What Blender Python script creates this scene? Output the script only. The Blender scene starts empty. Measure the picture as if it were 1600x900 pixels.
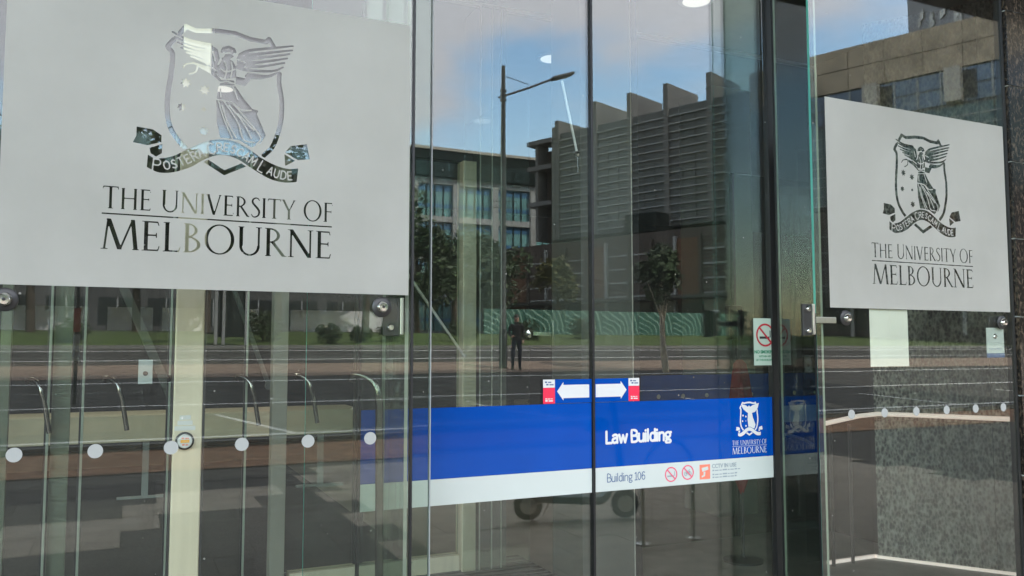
import bpy, math, random
import numpy as np
from mathutils import Vector, Matrix

random.seed(7)
R = math.radians
S = bpy.context.scene
COL = S.collection

# ------------------------------------------------------------------ camera, sky, sun, exposure
cam_d = bpy.data.cameras.new('camera')
cam = bpy.data.objects.new('camera', cam_d)
COL.objects.link(cam)
cam.location = (0, 0, 1.5)
cam.rotation_euler = (R(90 + 4.05), 0, R(-24.9))
cam_d.sensor_width = 36
cam_d.lens = 36 * 1300 / 1600
cam_d.clip_start = 0.05
cam_d.clip_end = 3000
S.camera = cam

SUN_AZ, SUN_EL = R(35), R(42)          # azimuth from +Y towards +X
world = bpy.data.worlds.new('World')
S.world = world
world.use_nodes = True
wn, wl = world.node_tree.nodes, world.node_tree.links
for n in list(wn):
    wn.remove(n)
out = wn.new('ShaderNodeOutputWorld')
bg = wn.new('ShaderNodeBackground')
bg.inputs['Strength'].default_value = 0.15
sky = wn.new('ShaderNodeTexSky')
sky.sky_type = 'NISHITA'
sky.sun_disc = False
sky.sun_elevation = SUN_EL
sky.sun_rotation = SUN_AZ
sky.air_density = 1.5
sky.dust_density = 0.8
sky.ozone_density = 2.5
tc = wn.new('ShaderNodeTexCoord')
mp = wn.new('ShaderNodeMapping')
mp.inputs['Scale'].default_value = (1.0, 1.0, 3.2)
nz = wn.new('ShaderNodeTexNoise')
nz.inputs['Scale'].default_value = 1.7
nz.inputs['Detail'].default_value = 7
nz.inputs['Roughness'].default_value = 0.55
nz.inputs['Distortion'].default_value = 0.3
sep = wn.new('ShaderNodeSeparateXYZ')
el = wn.new('ShaderNodeMapRange')       # more cloud overhead than near the horizon
el.inputs['From Min'].default_value = 0.20
el.inputs['From Max'].default_value = 0.40
el.inputs['To Min'].default_value = -0.10
el.inputs['To Max'].default_value = 0.16
ad = wn.new('ShaderNodeMath'); ad.operation = 'ADD'
rp = wn.new('ShaderNodeMapRange')
rp.interpolation_type = 'SMOOTHSTEP'
rp.inputs['From Min'].default_value = 0.43
rp.inputs['From Max'].default_value = 0.62
mx = wn.new('ShaderNodeMix'); mx.data_type = 'RGBA'
mx.inputs['B'].default_value = (4.9, 4.98, 5.4, 1)
wl.new(tc.outputs['Generated'], mp.inputs['Vector'])
wl.new(mp.outputs['Vector'], nz.inputs['Vector'])
wl.new(tc.outputs['Generated'], sep.inputs['Vector'])
wl.new(sep.outputs['Z'], el.inputs['Value'])
wl.new(nz.outputs['Fac'], ad.inputs[0])
wl.new(el.outputs['Result'], ad.inputs[1])
wl.new(ad.outputs[0], rp.inputs['Value'])
wl.new(rp.outputs['Result'], mx.inputs['Factor'])
hs = wn.new('ShaderNodeHueSaturation')
hs.inputs['Saturation'].default_value = 1.1
hs.inputs['Value'].default_value = 1.45
wl.new(sky.outputs['Color'], hs.inputs['Color'])
wl.new(hs.outputs['Color'], mx.inputs['A'])
wl.new(mx.outputs['Result'], bg.inputs['Color'])
wl.new(bg.outputs['Background'], out.inputs['Surface'])

sun_d = bpy.data.lights.new('sun', 'SUN')
sun_d.energy = 2.2
sun_d.angle = R(0.6)
sun_d.color = (1.0, 0.95, 0.87)
sun = bpy.data.objects.new('sun', sun_d)
COL.objects.link(sun)
sd = Vector((math.sin(SUN_AZ) * math.cos(SUN_EL), math.cos(SUN_AZ) * math.cos(SUN_EL), math.sin(SUN_EL)))
sun.rotation_euler = (-sd).to_track_quat('-Z', 'Y').to_euler()
sun.location = (0, 0, 60)

S.view_settings.view_transform = 'Standard'
S.view_settings.look = 'None'
S.view_settings.gamma = 1
S.view_settings.exposure = 2.62
S.view_settings.use_curve_mapping = False
S.render.engine = 'CYCLES'
S.cycles.max_bounces = 16
S.cycles.transparent_max_bounces = 40
S.cycles.glossy_bounces = 6
S.cycles.diffuse_bounces = 4
S.cycles.caustics_reflective = False
S.cycles.caustics_refractive = False
S.cycles.use_denoising = True
S.cycles.sample_clamp_indirect = 6

# ------------------------------------------------------------------ materials
def mat(name, col, rough=0.6, metal=0.0, var=0.0, vscale=8.0, bump=0.0, bscale=40.0, spec=0.5, col2=None, stretch=None):
    m = bpy.data.materials.new(name)
    m.use_nodes = True
    nt = m.node_tree
    b = nt.nodes['Principled BSDF']
    b.inputs['Base Color'].default_value = (*col, 1)
    b.inputs['Roughness'].default_value = rough
    b.inputs['Metallic'].default_value = metal
    b.inputs['Specular IOR Level'].default_value = spec
    if var > 0 or bump > 0 or col2:
        t = nt.nodes.new('ShaderNodeTexCoord')
        mpn = nt.nodes.new('ShaderNodeMapping')
        nt.links.new(t.outputs['Object'], mpn.inputs['Vector'])
        if stretch:
            mpn.inputs['Scale'].default_value = stretch
    if var > 0 or col2:
        n = nt.nodes.new('ShaderNodeTexNoise')
        n.inputs['Scale'].default_value = vscale
        n.inputs['Detail'].default_value = 6
        nt.links.new(mpn.outputs['Vector'], n.inputs['Vector'])
        cr = nt.nodes.new('ShaderNodeValToRGB')
        c2 = col2 if col2 else tuple(c * (1 - var) for c in col)
        c1 = col if col2 else tuple(min(1, c * (1 + var)) for c in col)
        cr.color_ramp.elements[0].position = 0.35
        cr.color_ramp.elements[1].position = 0.65
        cr.color_ramp.elements[0].color = (*c2, 1)
        cr.color_ramp.elements[1].color = (*c1, 1)
        nt.links.new(n.outputs['Fac'], cr.inputs['Fac'])
        nt.links.new(cr.outputs['Color'], b.inputs['Base Color'])
    if bump > 0:
        n2 = nt.nodes.new('ShaderNodeTexNoise')
        n2.inputs['Scale'].default_value = bscale
        n2.inputs['Detail'].default_value = 4
        nt.links.new(mpn.outputs['Vector'], n2.inputs['Vector'])
        bp = nt.nodes.new('ShaderNodeBump')
        bp.inputs['Strength'].default_value = bump
        bp.inputs['Distance'].default_value = 0.01
        nt.links.new(n2.outputs['Fac'], bp.inputs['Height'])
        nt.links.new(bp.outputs['Normal'], b.inputs['Normal'])
    return m


def glass(name, tint, ior=1.52, wave=0.0, dust=0.0):
    """Sheet glass: fresnel mix of clear, tinted transmission and mirror reflection, slightly wavy and dusty."""
    m = bpy.data.materials.new(name)
    m.use_nodes = True
    nt = m.node_tree
    for n in list(nt.nodes):
        nt.nodes.remove(n)
    o = nt.nodes.new('ShaderNodeOutputMaterial')
    tr = nt.nodes.new('ShaderNodeBsdfTransparent')
    tr.inputs['Color'].default_value = (*tint, 1)
    gl = nt.nodes.new('ShaderNodeBsdfGlossy')
    gl.inputs['Roughness'].default_value = 0.0
    fr = nt.nodes.new('ShaderNodeFresnel')
    gm = nt.nodes.new('ShaderNodeNewGeometry')          # both faces of the sheet reflect alike
    im = nt.nodes.new('ShaderNodeMapRange')
    im.inputs['To Min'].default_value = ior
    im.inputs['To Max'].default_value = 1.0 / ior
    nt.links.new(gm.outputs['Backfacing'], im.inputs['Value'])
    nt.links.new(im.outputs['Result'], fr.inputs['IOR'])
    ms = nt.nodes.new('ShaderNodeMixShader')
    nt.links.new(fr.outputs['Fac'], ms.inputs['Fac'])
    nt.links.new(tr.outputs['BSDF'], ms.inputs[1])
    nt.links.new(gl.outputs['BSDF'], ms.inputs[2])
    t = nt.nodes.new('ShaderNodeTexCoord')
    if wave > 0:
        n = nt.nodes.new('ShaderNodeTexNoise')
        n.inputs['Scale'].default_value = 1.6
        n.inputs['Detail'].default_value = 1
        nt.links.new(t.outputs['Object'], n.inputs['Vector'])
        bp = nt.nodes.new('ShaderNodeBump')
        bp.inputs['Strength'].default_value = 1.0
        bp.inputs['Distance'].default_value = wave
        nt.links.new(n.outputs['Fac'], bp.inputs['Height'])
        nt.links.new(bp.outputs['Normal'], gl.inputs['Normal'])
    last = ms
    if dust > 0:
        n = nt.nodes.new('ShaderNodeTexNoise')
        n.inputs['Scale'].default_value = 3.0
        n.inputs['Detail'].default_value = 9
        n.inputs['Roughness'].default_value = 0.7
        mpn = nt.nodes.new('ShaderNodeMapping')
        mpn.inputs['Scale'].default_value = (4, 1, 0.7)
        nt.links.new(t.outputs['Object'], mpn.inputs['Vector'])
        nt.links.new(mpn.outputs['Vector'], n.inputs['Vector'])
        r1 = nt.nodes.new('ShaderNodeMapRange')
        r1.inputs['From Min'].default_value = 0.35
        r1.inputs['From Max'].default_value = 0.8
        r1.inputs['To Min'].default_value = dust * 0.3
        r1.inputs['To Max'].default_value = dust * 2.0
        nt.links.new(n.outputs['Fac'], r1.inputs['Value'])
        v = nt.nodes.new('ShaderNodeTexVoronoi')          # stray specks
        v.inputs['Scale'].default_value = 9.0
        nt.links.new(t.outputs['Object'], v.inputs['Vector'])
        lt = nt.nodes.new('ShaderNodeMath'); lt.operation = 'LESS_THAN'
        lt.inputs[1].default_value = 0.028
        nt.links.new(v.outputs['Distance'], lt.inputs[0])
        sc = nt.nodes.new('ShaderNodeMath'); sc.operation = 'MULTIPLY'
        sc.inputs[1].default_value = 0.35
        nt.links.new(lt.outputs[0], sc.inputs[0])
        a2 = nt.nodes.new('ShaderNodeMath'); a2.operation = 'MAXIMUM'
        nt.links.new(r1.outputs['Result'], a2.inputs[0])
        nt.links.new(sc.outputs[0], a2.inputs[1])
        df = nt.nodes.new('ShaderNodeBsdfDiffuse')
        df.inputs['Color'].default_value = (0.7, 0.68, 0.63, 1)
        m2 = nt.nodes.new('ShaderNodeMixShader')
        nt.links.new(a2.outputs[0], m2.inputs['Fac'])
        nt.links.new(last.outputs[0], m2.inputs[1])
        nt.links.new(df.outputs['BSDF'], m2.inputs[2])
        last = m2
    nt.links.new(last.outputs[0], o.inputs['Surface'])
    return m


def film_mat():
    m = bpy.data.materials.new('frosted_film')
    m.use_nodes = True
    nt = m.node_tree
    for n in list(nt.nodes):
        nt.nodes.remove(n)
    o = nt.nodes.new('ShaderNodeOutputMaterial')
    d = nt.nodes.new('ShaderNodeBsdfDiffuse')
    d.inputs['Color'].default_value = (0.62, 0.64, 0.62, 1)
    tl = nt.nodes.new('ShaderNodeBsdfTranslucent')
    tl.inputs['Color'].default_value = (0.7, 0.72, 0.7, 1)
    t = nt.nodes.new('ShaderNodeTexCoord')
    n = nt.nodes.new('ShaderNodeTexNoise')
    n.inputs['Scale'].default_value = 1.6
    n.inputs['Detail'].default_value = 10
    n.inputs['Roughness'].default_value = 0.62
    nt.links.new(t.outputs['Object'], n.inputs['Vector'])
    cr = nt.nodes.new('ShaderNodeValToRGB')
    cr.color_ramp.elements[0].position = 0.3
    cr.color_ramp.elements[1].position = 0.7
    cr.color_ramp.elements[0].color = (0.395, 0.39, 0.358, 1)
    cr.color_ramp.elements[1].color = (0.515, 0.508, 0.472, 1)
    nt.links.new(n.outputs['Fac'], cr.inputs['Fac'])
    nt.links.new(cr.outputs['Color'], d.inputs['Color'])
    ms = nt.nodes.new('ShaderNodeMixShader')
    ms.inputs['Fac'].default_value = 0.2
    nt.links.new(d.outputs[0], ms.inputs[1])
    nt.links.new(tl.outputs[0], ms.inputs[2])
    gs = nt.nodes.new('ShaderNodeBsdfGlossy')
    gs.inputs['Roughness'].default_value = 0.38
    lw_ = nt.nodes.new('ShaderNodeLayerWeight')
    lw_.inputs['Blend'].default_value = 0.25
    mg = nt.nodes.new('ShaderNodeMixShader')
    nt.links.new(lw_.outputs['Fresnel'], mg.inputs['Fac'])
    nt.links.new(ms.outputs[0], mg.inputs[1])
    nt.links.new(gs.outputs[0], mg.inputs[2])
    ms = mg
    tp = nt.nodes.new('ShaderNodeBsdfTransparent')
    m2 = nt.nodes.new('ShaderNodeMixShader')
    m2.inputs['Fac'].default_value = 0.03
    nt.links.new(ms.outputs[0], m2.inputs[1])
    nt.links.new(tp.outputs[0], m2.inputs[2])
    nt.links.new(m2.outputs[0], o.inputs['Surface'])
    return m


def granite(name, dark, light, scale=28, rough=0.35, amount=0.5):
    m = bpy.data.materials.new(name)
    m.use_nodes = True
    nt = m.node_tree
    b = nt.nodes['Principled BSDF']
    t = nt.nodes.new('ShaderNodeTexCoord')
    mpn = nt.nodes.new('ShaderNodeMapping')
    mpn.inputs['Scale'].default_value = (1, 1, 0.55)
    n = nt.nodes.new('ShaderNodeTexNoise')
    n.inputs['Scale'].default_value = scale
    n.inputs['Detail'].default_value = 5
    n.inputs['Roughness'].default_value = 0.75
    v = nt.nodes.new('ShaderNodeTexVoronoi')
    v.inputs['Scale'].default_value = scale * 1.6
    nt.links.new(t.outputs['Object'], mpn.inputs['Vector'])
    nt.links.new(mpn.outputs['Vector'], n.inputs['Vector'])
    nt.links.new(mpn.outputs['Vector'], v.inputs['Vector'])
    ml = nt.nodes.new('ShaderNodeMath'); ml.operation = 'MULTIPLY_ADD'
    ml.inputs[1].default_value = 0.45
    nt.links.new(v.outputs['Distance'], ml.inputs[0])
    nt.links.new(n.outputs['Fac'], ml.inputs[2])
    cr = nt.nodes.new('ShaderNodeValToRGB')
    cr.color_ramp.elements[0].position = amount
    cr.color_ramp.elements[1].position = amount + 0.36
    cr.color_ramp.elements[0].color = (*dark, 1)
    cr.color_ramp.elements[1].color = (*light, 1)
    nt.links.new(ml.outputs[0], cr.inputs['Fac'])
    nt.links.new(cr.outputs['Color'], b.inputs['Base Color'])
    b.inputs['Roughness'].default_value = rough
    return m


def emit(name, col, s):
    m = bpy.data.materials.new(name)
    m.use_nodes = True
    b = m.node_tree.nodes['Principled BSDF']
    b.inputs['Base Color'].default_value = (*col, 1)
    b.inputs['Emission Color'].default_value = (*col, 1)
    b.inputs['Emission Strength'].default_value = s
    return m


def mural_mat():
    m = bpy.data.materials.new('mural_print')
    m.use_nodes = True
    nt = m.node_tree
    b = nt.nodes['Principled BSDF']
    t = nt.nodes.new('ShaderNodeTexCoord')
    w = nt.nodes.new('ShaderNodeTexWave')
    w.wave_type = 'RINGS'
    w.rings_direction = 'Y'
    w.inputs['Scale'].default_value = 1.1
    w.inputs['Distortion'].default_value = 6.0
    w.inputs['Detail'].default_value = 1.0
    w.inputs['Detail Scale'].default_value = 0.9
    nt.links.new(t.outputs['Object'], w.inputs['Vector'])
    cr = nt.nodes.new('ShaderNodeValToRGB')
    e = cr.color_ramp.elements
    e[0].position = 0.0; e[0].color = (0.02, 0.10, 0.075, 1)
    e[1].position = 1.0; e[1].color = (0.21, 0.35, 0.29, 1)
    k = cr.color_ramp.elements.new(0.80); k.color = (0.02, 0.11, 0.08, 1)
    k = cr.color_ramp.elements.new(0.90); k.color = (0.19, 0.32, 0.26, 1)
    nt.links.new(w.outputs['Fac'], cr.inputs['Fac'])
    nt.links.new(cr.outputs['Color'], b.inputs['Base Color'])
    return m


M = {}
M['pane'] = glass('sheet_glass', (0.92, 0.945, 0.92), 1.62, 0.00024, 0.006)
M['door_glass'] = glass('door_glass', (0.91, 0.94, 0.915), 1.70, 0.00022, 0.005)
M['fin_glass'] = glass('fin_glass', (0.60, 0.67, 0.62), 1.85, 0.0, 0.004)
M['inner_glass'] = glass('inner_glass', (0.86, 0.90, 0.87), 1.32, 0.0, 0.004)
M['edge'] = mat('glass_edge', (0.10, 0.44, 0.36), 0.25)
M['edge_pale'] = mat('glass_edge_pale', (0.26, 0.30, 0.24), 0.3)
M['film'] = film_mat()
M['dot'] = mat('dot_vinyl', (0.35, 0.36, 0.35), 0.7)
M['black'] = mat('black_seal', (0.010, 0.010, 0.011), 0.45)
M['dark_metal'] = mat('dark_metal', (0.05, 0.05, 0.05), 0.4, 0.6)
M['steel'] = mat('brushed_steel', (0.70, 0.69, 0.65), 0.28, 1.0, 0.06, 30, stretch=(1, 1, 0.05))
M['chrome'] = mat('polished_steel', (0.75, 0.74, 0.72), 0.12, 1.0)
M['handle'] = mat('handle_steel', (0.24, 0.23, 0.21), 0.2, 1.0)
M['post'] = mat('satin_post', (0.72, 0.64, 0.49), 0.42, 0.25, 0.05, 6, stretch=(6, 6, 0.3))
M['blue'] = mat('sign_blue', (0.0, 0.060, 0.345), 0.05, spec=0.22, var=0.09, vscale=2.2)
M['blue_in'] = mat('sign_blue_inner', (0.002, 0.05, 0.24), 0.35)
M['sign_white'] = mat('sign_white', (0.56, 0.60, 0.575), 0.10, spec=0.3, var=0.03, vscale=3)
M['white'] = mat('white_print', (0.66, 0.66, 0.66), 0.5)
M['ink'] = mat('ink_blue', (0.06, 0.11, 0.24), 0.6)
M['ink_black'] = mat('ink_black', (0.02, 0.02, 0.02), 0.6)
M['ink_green'] = mat('ink_green', (0.03, 0.22, 0.12), 0.6)
M['ink_grey'] = mat('ink_grey', (0.28, 0.33, 0.36), 0.6)
M['red_ring'] = mat('ring_pink', (0.75, 0.10, 0.18), 0.6)
M['red_sign'] = mat('ring_red', (0.42, 0.015, 0.03), 0.6)
M['coral'] = mat('coral_print', (0.80, 0.22, 0.14), 0.6)
M['red_print'] = mat('red_print', (0.78, 0.02, 0.07), 0.6)
M['sticker_green'] = mat('sticker_pale', (0.42, 0.52, 0.44), 0.5)
M['paper'] = mat('paper', (0.80, 0.78, 0.70), 0.8, var=0.04, vscale=6)
M['yellow'] = mat('yellow_print', (0.85, 0.42, 0.05), 0.6)
M['beige'] = mat('pale_laminate', (0.56, 0.48, 0.35), 0.5, var=0.06, vscale=4)
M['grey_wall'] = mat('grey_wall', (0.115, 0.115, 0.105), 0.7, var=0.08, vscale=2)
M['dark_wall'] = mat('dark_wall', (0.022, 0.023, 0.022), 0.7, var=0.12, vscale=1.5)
M['green_wall'] = mat('green_grey_wall', (0.12, 0.14, 0.125), 0.8, spec=0.1, var=0.08, vscale=1.5)
M['mullion'] = mat('pale_mullion', (0.23, 0.225, 0.18), 0.6, var=0.08, vscale=2)
M['ceiling'] = mat('ceiling_board', (0.20, 0.20, 0.195), 0.8, var=0.04)
M['floor_in'] = mat('lobby_stone', (0.20, 0.185, 0.155), 0.45, var=0.15, vscale=5)
M['mat'] = mat('entrance_mat', (0.035, 0.035, 0.035), 0.9, var=0.3, vscale=60)
M['granite'] = granite('flamed_granite', (0.014, 0.015, 0.014), (0.36, 0.36, 0.32), 36, 0.6, 0.58)
M['black_granite'] = granite('polished_granite', (0.012, 0.010, 0.009), (0.10, 0.075, 0.055), 60, 0.12, 0.72)
M['rail'] = mat('pale_rail', (0.62, 0.58, 0.54), 0.35, 0.2)
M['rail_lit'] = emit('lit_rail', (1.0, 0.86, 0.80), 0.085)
M['red_cloth'] = mat('red_cloth', (0.13, 0.010, 0.012), 0.85, var=0.25, vscale=8)
M['lamp'] = emit('lamp_lens', (1.0, 0.95, 0.88), 0.11)
M['lamp_warm'] = emit('lamp_lens_warm', (1.0, 0.72, 0.38), 2.0)
# outdoors
M['asphalt'] = mat('asphalt', (0.052, 0.048, 0.042), 0.85, var=0.25, vscale=3, bump=0.3, bscale=90)
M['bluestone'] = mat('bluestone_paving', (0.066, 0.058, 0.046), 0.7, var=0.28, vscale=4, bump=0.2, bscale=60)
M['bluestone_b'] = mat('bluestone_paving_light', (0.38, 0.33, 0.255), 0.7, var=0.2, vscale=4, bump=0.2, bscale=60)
M['brown_brick'] = mat('brown_paving', (0.31, 0.165, 0.085), 0.8, var=0.3, vscale=5)
M['tan'] = mat('tan_gravel', (0.25, 0.185, 0.14), 0.9, var=0.2, vscale=6)
M['grass'] = mat('grass', (0.085, 0.13, 0.025), 0.9, var=0.0, vscale=1.2, col2=(0.05, 0.075, 0.018))
M['kerb'] = mat('kerb_stone', (0.22, 0.22, 0.21), 0.8, var=0.15)
M['paint'] = mat('road_paint', (0.75, 0.75, 0.72), 0.7, var=0.1)
M['ground'] = mat('earth', (0.14, 0.13, 0.11), 0.9, var=0.2, vscale=0.1)
M['louvre_wall'] = mat('louvre_wall', (0.082, 0.09, 0.09), 0.6, var=0.1, vscale=0.4)
M['louvre'] = mat('louvre_blade', (0.30, 0.31, 0.31), 0.5)
M['fin'] = mat('concrete_fin', (0.125, 0.125, 0.122), 0.7, var=0.1, vscale=0.5)
M['sand'] = mat('sandstone', (0.36, 0.30, 0.225), 0.8, var=0.22, vscale=0.8)
M['win_blue'] = mat('window_blue', (0.10, 0.15, 0.22), 0.15, var=0.25, vscale=0.5)
M['win_green'] = mat('window_green', (0.055, 0.10, 0.095), 0.15, var=0.3, vscale=0.4)
M['frame_l'] = mat('frame_light', (0.33, 0.35, 0.35), 0.5)
M['stone_pier'] = mat('stone_pier', (0.42, 0.40, 0.36), 0.8, var=0.1)
M['brown_clad'] = mat('brown_cladding', (0.060, 0.045, 0.038), 0.7, var=0.15, vscale=0.5)
M['orange_clad'] = mat('orange_cladding', (0.12, 0.055, 0.028), 0.7, var=0.2)
M['dark_glass'] = mat('dark_glazing', (0.03, 0.036, 0.036), 0.2)
M['hosp_wall'] = mat('pale_concrete', (0.33, 0.34, 0.33), 0.7, var=0.08)
M['hosp_glass'] = mat('teal_glazing', (0.16, 0.33, 0.33), 0.2, var=0.35, vscale=0.35)
M['hosp_blue'] = mat('blue_spandrel', (0.07, 0.19, 0.34), 0.25)
M['eave'] = mat('dark_eave', (0.010, 0.016, 0.015), 0.9, spec=0.1)
M['roof_tan'] = mat('roof_pale', (0.36, 0.34, 0.29), 0.7)
M['office'] = mat('grey_office', (0.07, 0.072, 0.072), 0.7, var=0.15, vscale=0.3)
M['tower'] = mat('dark_tower', (0.03, 0.032, 0.034), 0.4)
M['tower_p'] = mat('tower_panel', (0.38, 0.38, 0.37), 0.5)
M['hoard'] = mat('white_hoarding', (0.80, 0.80, 0.84), 0.7, var=0.06)
M['mural'] = mural_mat()
M['bark'] = mat('bark', (0.085, 0.065, 0.05), 0.9, var=0.3, vscale=6)
M['pale_bark'] = mat('pale_bark', (0.48, 0.44, 0.36), 0.8, var=0.15, vscale=6)
M['leaf'] = mat('leaf', (0.045, 0.075, 0.028), 0.6, var=0.4, vscale=1.0)
M['leaf_y'] = mat('leaf_olive', (0.085, 0.085, 0.02), 0.6, var=0.4, vscale=1.0)
M['lamp_post'] = mat('lamp_post_paint', (0.045, 0.045, 0.047), 0.5, 0.3)
M['cloth_dark'] = mat('dark_clothes', (0.018, 0.018, 0.022), 0.9)
M['jeans'] = mat('dark_jeans', (0.02, 0.025, 0.045), 0.9)
M['skin'] = mat('skin', (0.45, 0.28, 0.21), 0.6)
M['hair'] = mat('hair', (0.03, 0.02, 0.015), 0.7)
M['rubber'] = mat('rubber', (0.02, 0.02, 0.02), 0.8)
M['teal'] = mat('scooter_paint', (0.10, 0.16, 0.16), 0.4)
M['helmet'] = mat('helmet_shell', (0.08, 0.35, 0.75), 0.35)
M['red_tag'] = mat('red_tag', (0.35, 0.05, 0.035), 0.6)

# ------------------------------------------------------------------ mesh helpers
class MB:
    def __init__(s):
        s.v, s.f, s.mi = [], [], []

    def box(s, x0, x1, y0, y1, z0, z1, mi=0, mis=None):
        b = len(s.v)
        s.v += [(x0, y0, z0), (x1, y0, z0), (x1, y1, z0), (x0, y1, z0), (x0, y0, z1), (x1, y0, z1), (x1, y1, z1), (x0, y1, z1)]
        fs = [(0, 3, 2, 1), (4, 5, 6, 7), (0, 1, 5, 4), (2, 3, 7, 6), (1, 2, 6, 5), (3, 0, 4, 7)]   # -z +z -y +y +x -x
        for i, q in enumerate(fs):
            s.f.append(tuple(b + k for k in q))
            s.mi.append(mis[i] if mis else mi)
        return s

    def obox(s, p0, p1, w, h, up=(0, 0, 1), mi=0):
        p0, p1 = Vector(p0), Vector(p1)
        d = (p1 - p0).normalized()
        u = Vector(up)
        if abs(d.dot(u)) > 0.99:
            u = Vector((0, 1, 0))
        a = d.cross(u).normalized() * (w / 2)
        c = a.cross(d).normalized() * (h / 2)
        b = len(s.v)
        for p in (p0, p1):
            s.v += [tuple(p - a - c), tuple(p + a - c), tuple(p + a + c), tuple(p - a + c)]
        for q in ((0, 3, 2, 1), (4, 5, 6, 7), (0, 1, 5, 4), (1, 2, 6, 5), (2, 3, 7, 6), (3, 0, 4, 7)):
            s.f.append(tuple(b + k for k in q)); s.mi.append(mi)
        return s

    def tube(s, pts, r, n=10, mi=0):
        pts = [Vector(p) for p in pts]
        rs = r if isinstance(r, (list, tuple)) else [r] * len(pts)
        b = len(s.v)
        prev = None
        for i, p in enumerate(pts):
            d = (pts[min(i + 1, len(pts) - 1)] - pts[max(i - 1, 0)]).normalized()
            if prev is None:
                a = d.cross(Vector((0, 0, 1)))
                if a.length < 0.05:
                    a = d.cross(Vector((0, 1, 0)))
            else:
                a = prev - d * prev.dot(d)
            a.normalize(); prev = a
            c = d.cross(a)
            for k in range(n):
                t = 2 * math.pi * k / n
                s.v.append(tuple(p + (a * math.cos(t) + c * math.sin(t)) * rs[i]))
        for i in range(len(pts) - 1):
            for k in range(n):
                k2 = (k + 1) % n
                s.f.append((b + i * n + k, b + i * n + k2, b + (i + 1) * n + k2, b + (i + 1) * n + k)); s.mi.append(mi)
        s.f.append(tuple(b + k for k in reversed(range(n)))); s.mi.append(mi)
        e = b + (len(pts) - 1) * n
        s.f.append(tuple(e + k for k in range(n))); s.mi.append(mi)
        return s

    def lathe(s, prof, c=(0, 0, 0), axis='Z', n=20, mi=0):
        b = len(s.v)
        for r, h in prof:
            for k in range(n):
                t = 2 * math.pi * k / n
                x, y = r * math.cos(t), r * math.sin(t)
                if axis == 'Z':
                    p = (c[0] + x, c[1] + y, c[2] + h)
                elif axis == 'Y':
                    p = (c[0] + x, c[1] + h, c[2] + y)
                else:
                    p = (c[0] + h, c[1] + x, c[2] + y)
                s.v.append(p)
        for i in range(len(prof) - 1):
            for k in range(n):
                k2 = (k + 1) % n
                s.f.append((b + i * n + k, b + i * n + k2, b + (i + 1) * n + k2, b + (i + 1) * n + k)); s.mi.append(mi)
        s.f.append(tuple(b + k for k in reversed(range(n)))); s.mi.append(mi)
        e = b + (len(prof) - 1) * n
        s.f.append(tuple(e + k for k in range(n))); s.mi.append(mi)
        return s

    def ring(s, c, r0, r1, y0, y1, n=28, mi=0):
        """flat ring in the x-z plane between depths y0 and y1"""
        b = len(s.v)
        for r in (r0, r1):
            for y in (y0, y1):
                for k in range(n):
                    t = 2 * math.pi * k / n
                    s.v.append((c[0] + r * math.cos(t), y, c[1] + r * math.sin(t)))
        q = lambda i, k: b + i * n + (k % n)
        for k in range(n):
            for a, d in ((0, 2), (2, 3), (3, 1), (1, 0)):
                s.f.append((q(a, k), q(a, k + 1), q(d, k + 1), q(d, k))); s.mi.append(mi)
        return s

    def poly(s, pts, y0, y1, mi=0):
        """prism of an x-z outline between depths y0 (front) and y1"""
        b = len(s.v); n = len(pts)
        s.v += [(p[0], y0, p[1]) for p in pts] + [(p[0], y1, p[1]) for p in pts]
        s.f.append(tuple(b + k for k in range(n))); s.mi.append(mi)
        s.f.append(tuple(b + n + k for k in reversed(range(n)))); s.mi.append(mi)
        for k in range(n):
            k2 = (k + 1) % n
            s.f.append((b + k2, b + k, b + n + k, b + n + k2)); s.mi.append(mi)
        return s

    def obj(s, name, mats, parent=None, smooth=False, bevel=0.0, loc=None):
        me = bpy.data.meshes.new(name)
        me.from_pydata(s.v, [], s.f)
        for m in (mats if isinstance(mats, list) else [mats]):
            me.materials.append(m)
        me.polygons.foreach_set('material_index', s.mi)
        if smooth:
            me.polygons.foreach_set('use_smooth', [True] * len(me.polygons))
        me.update()
        o = bpy.data.objects.new(name, me)
        COL.objects.link(o)
        if parent:
            o.parent = parent
        if loc:
            o.location = loc
        if bevel > 0:
            md = o.modifiers.new('bevel', 'BEVEL')
            md.width = bevel; md.segments = 2; md.limit_method = 'ANGLE'
        if smooth:
            try:
                me.set_sharp_from_angle(angle=R(40))
            except Exception:
                pass
        return o


def tag(o, label=None, cat=None, group=None, kind=None):
    if label: o['label'] = label
    if cat: o['category'] = cat
    if group: o['group'] = group
    if kind: o['kind'] = kind
    return o


def thing(name, label, cat, loc=(0, 0, 0), rz=0.0, group=None):
    o = bpy.data.objects.new(name, None)
    o.empty_display_size = 0.1
    COL.objects.link(o)
    o.location = loc
    o.rotation_euler = (0, 0, rz)
    return tag(o, label, cat, group)


def bx(name, x0, x1, y0, y1, z0, z1, m, parent=None, bevel=0.0):
    return MB().box(x0, x1, y0, y1, z0, z1).obj(name, m, parent, bevel=bevel)


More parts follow.
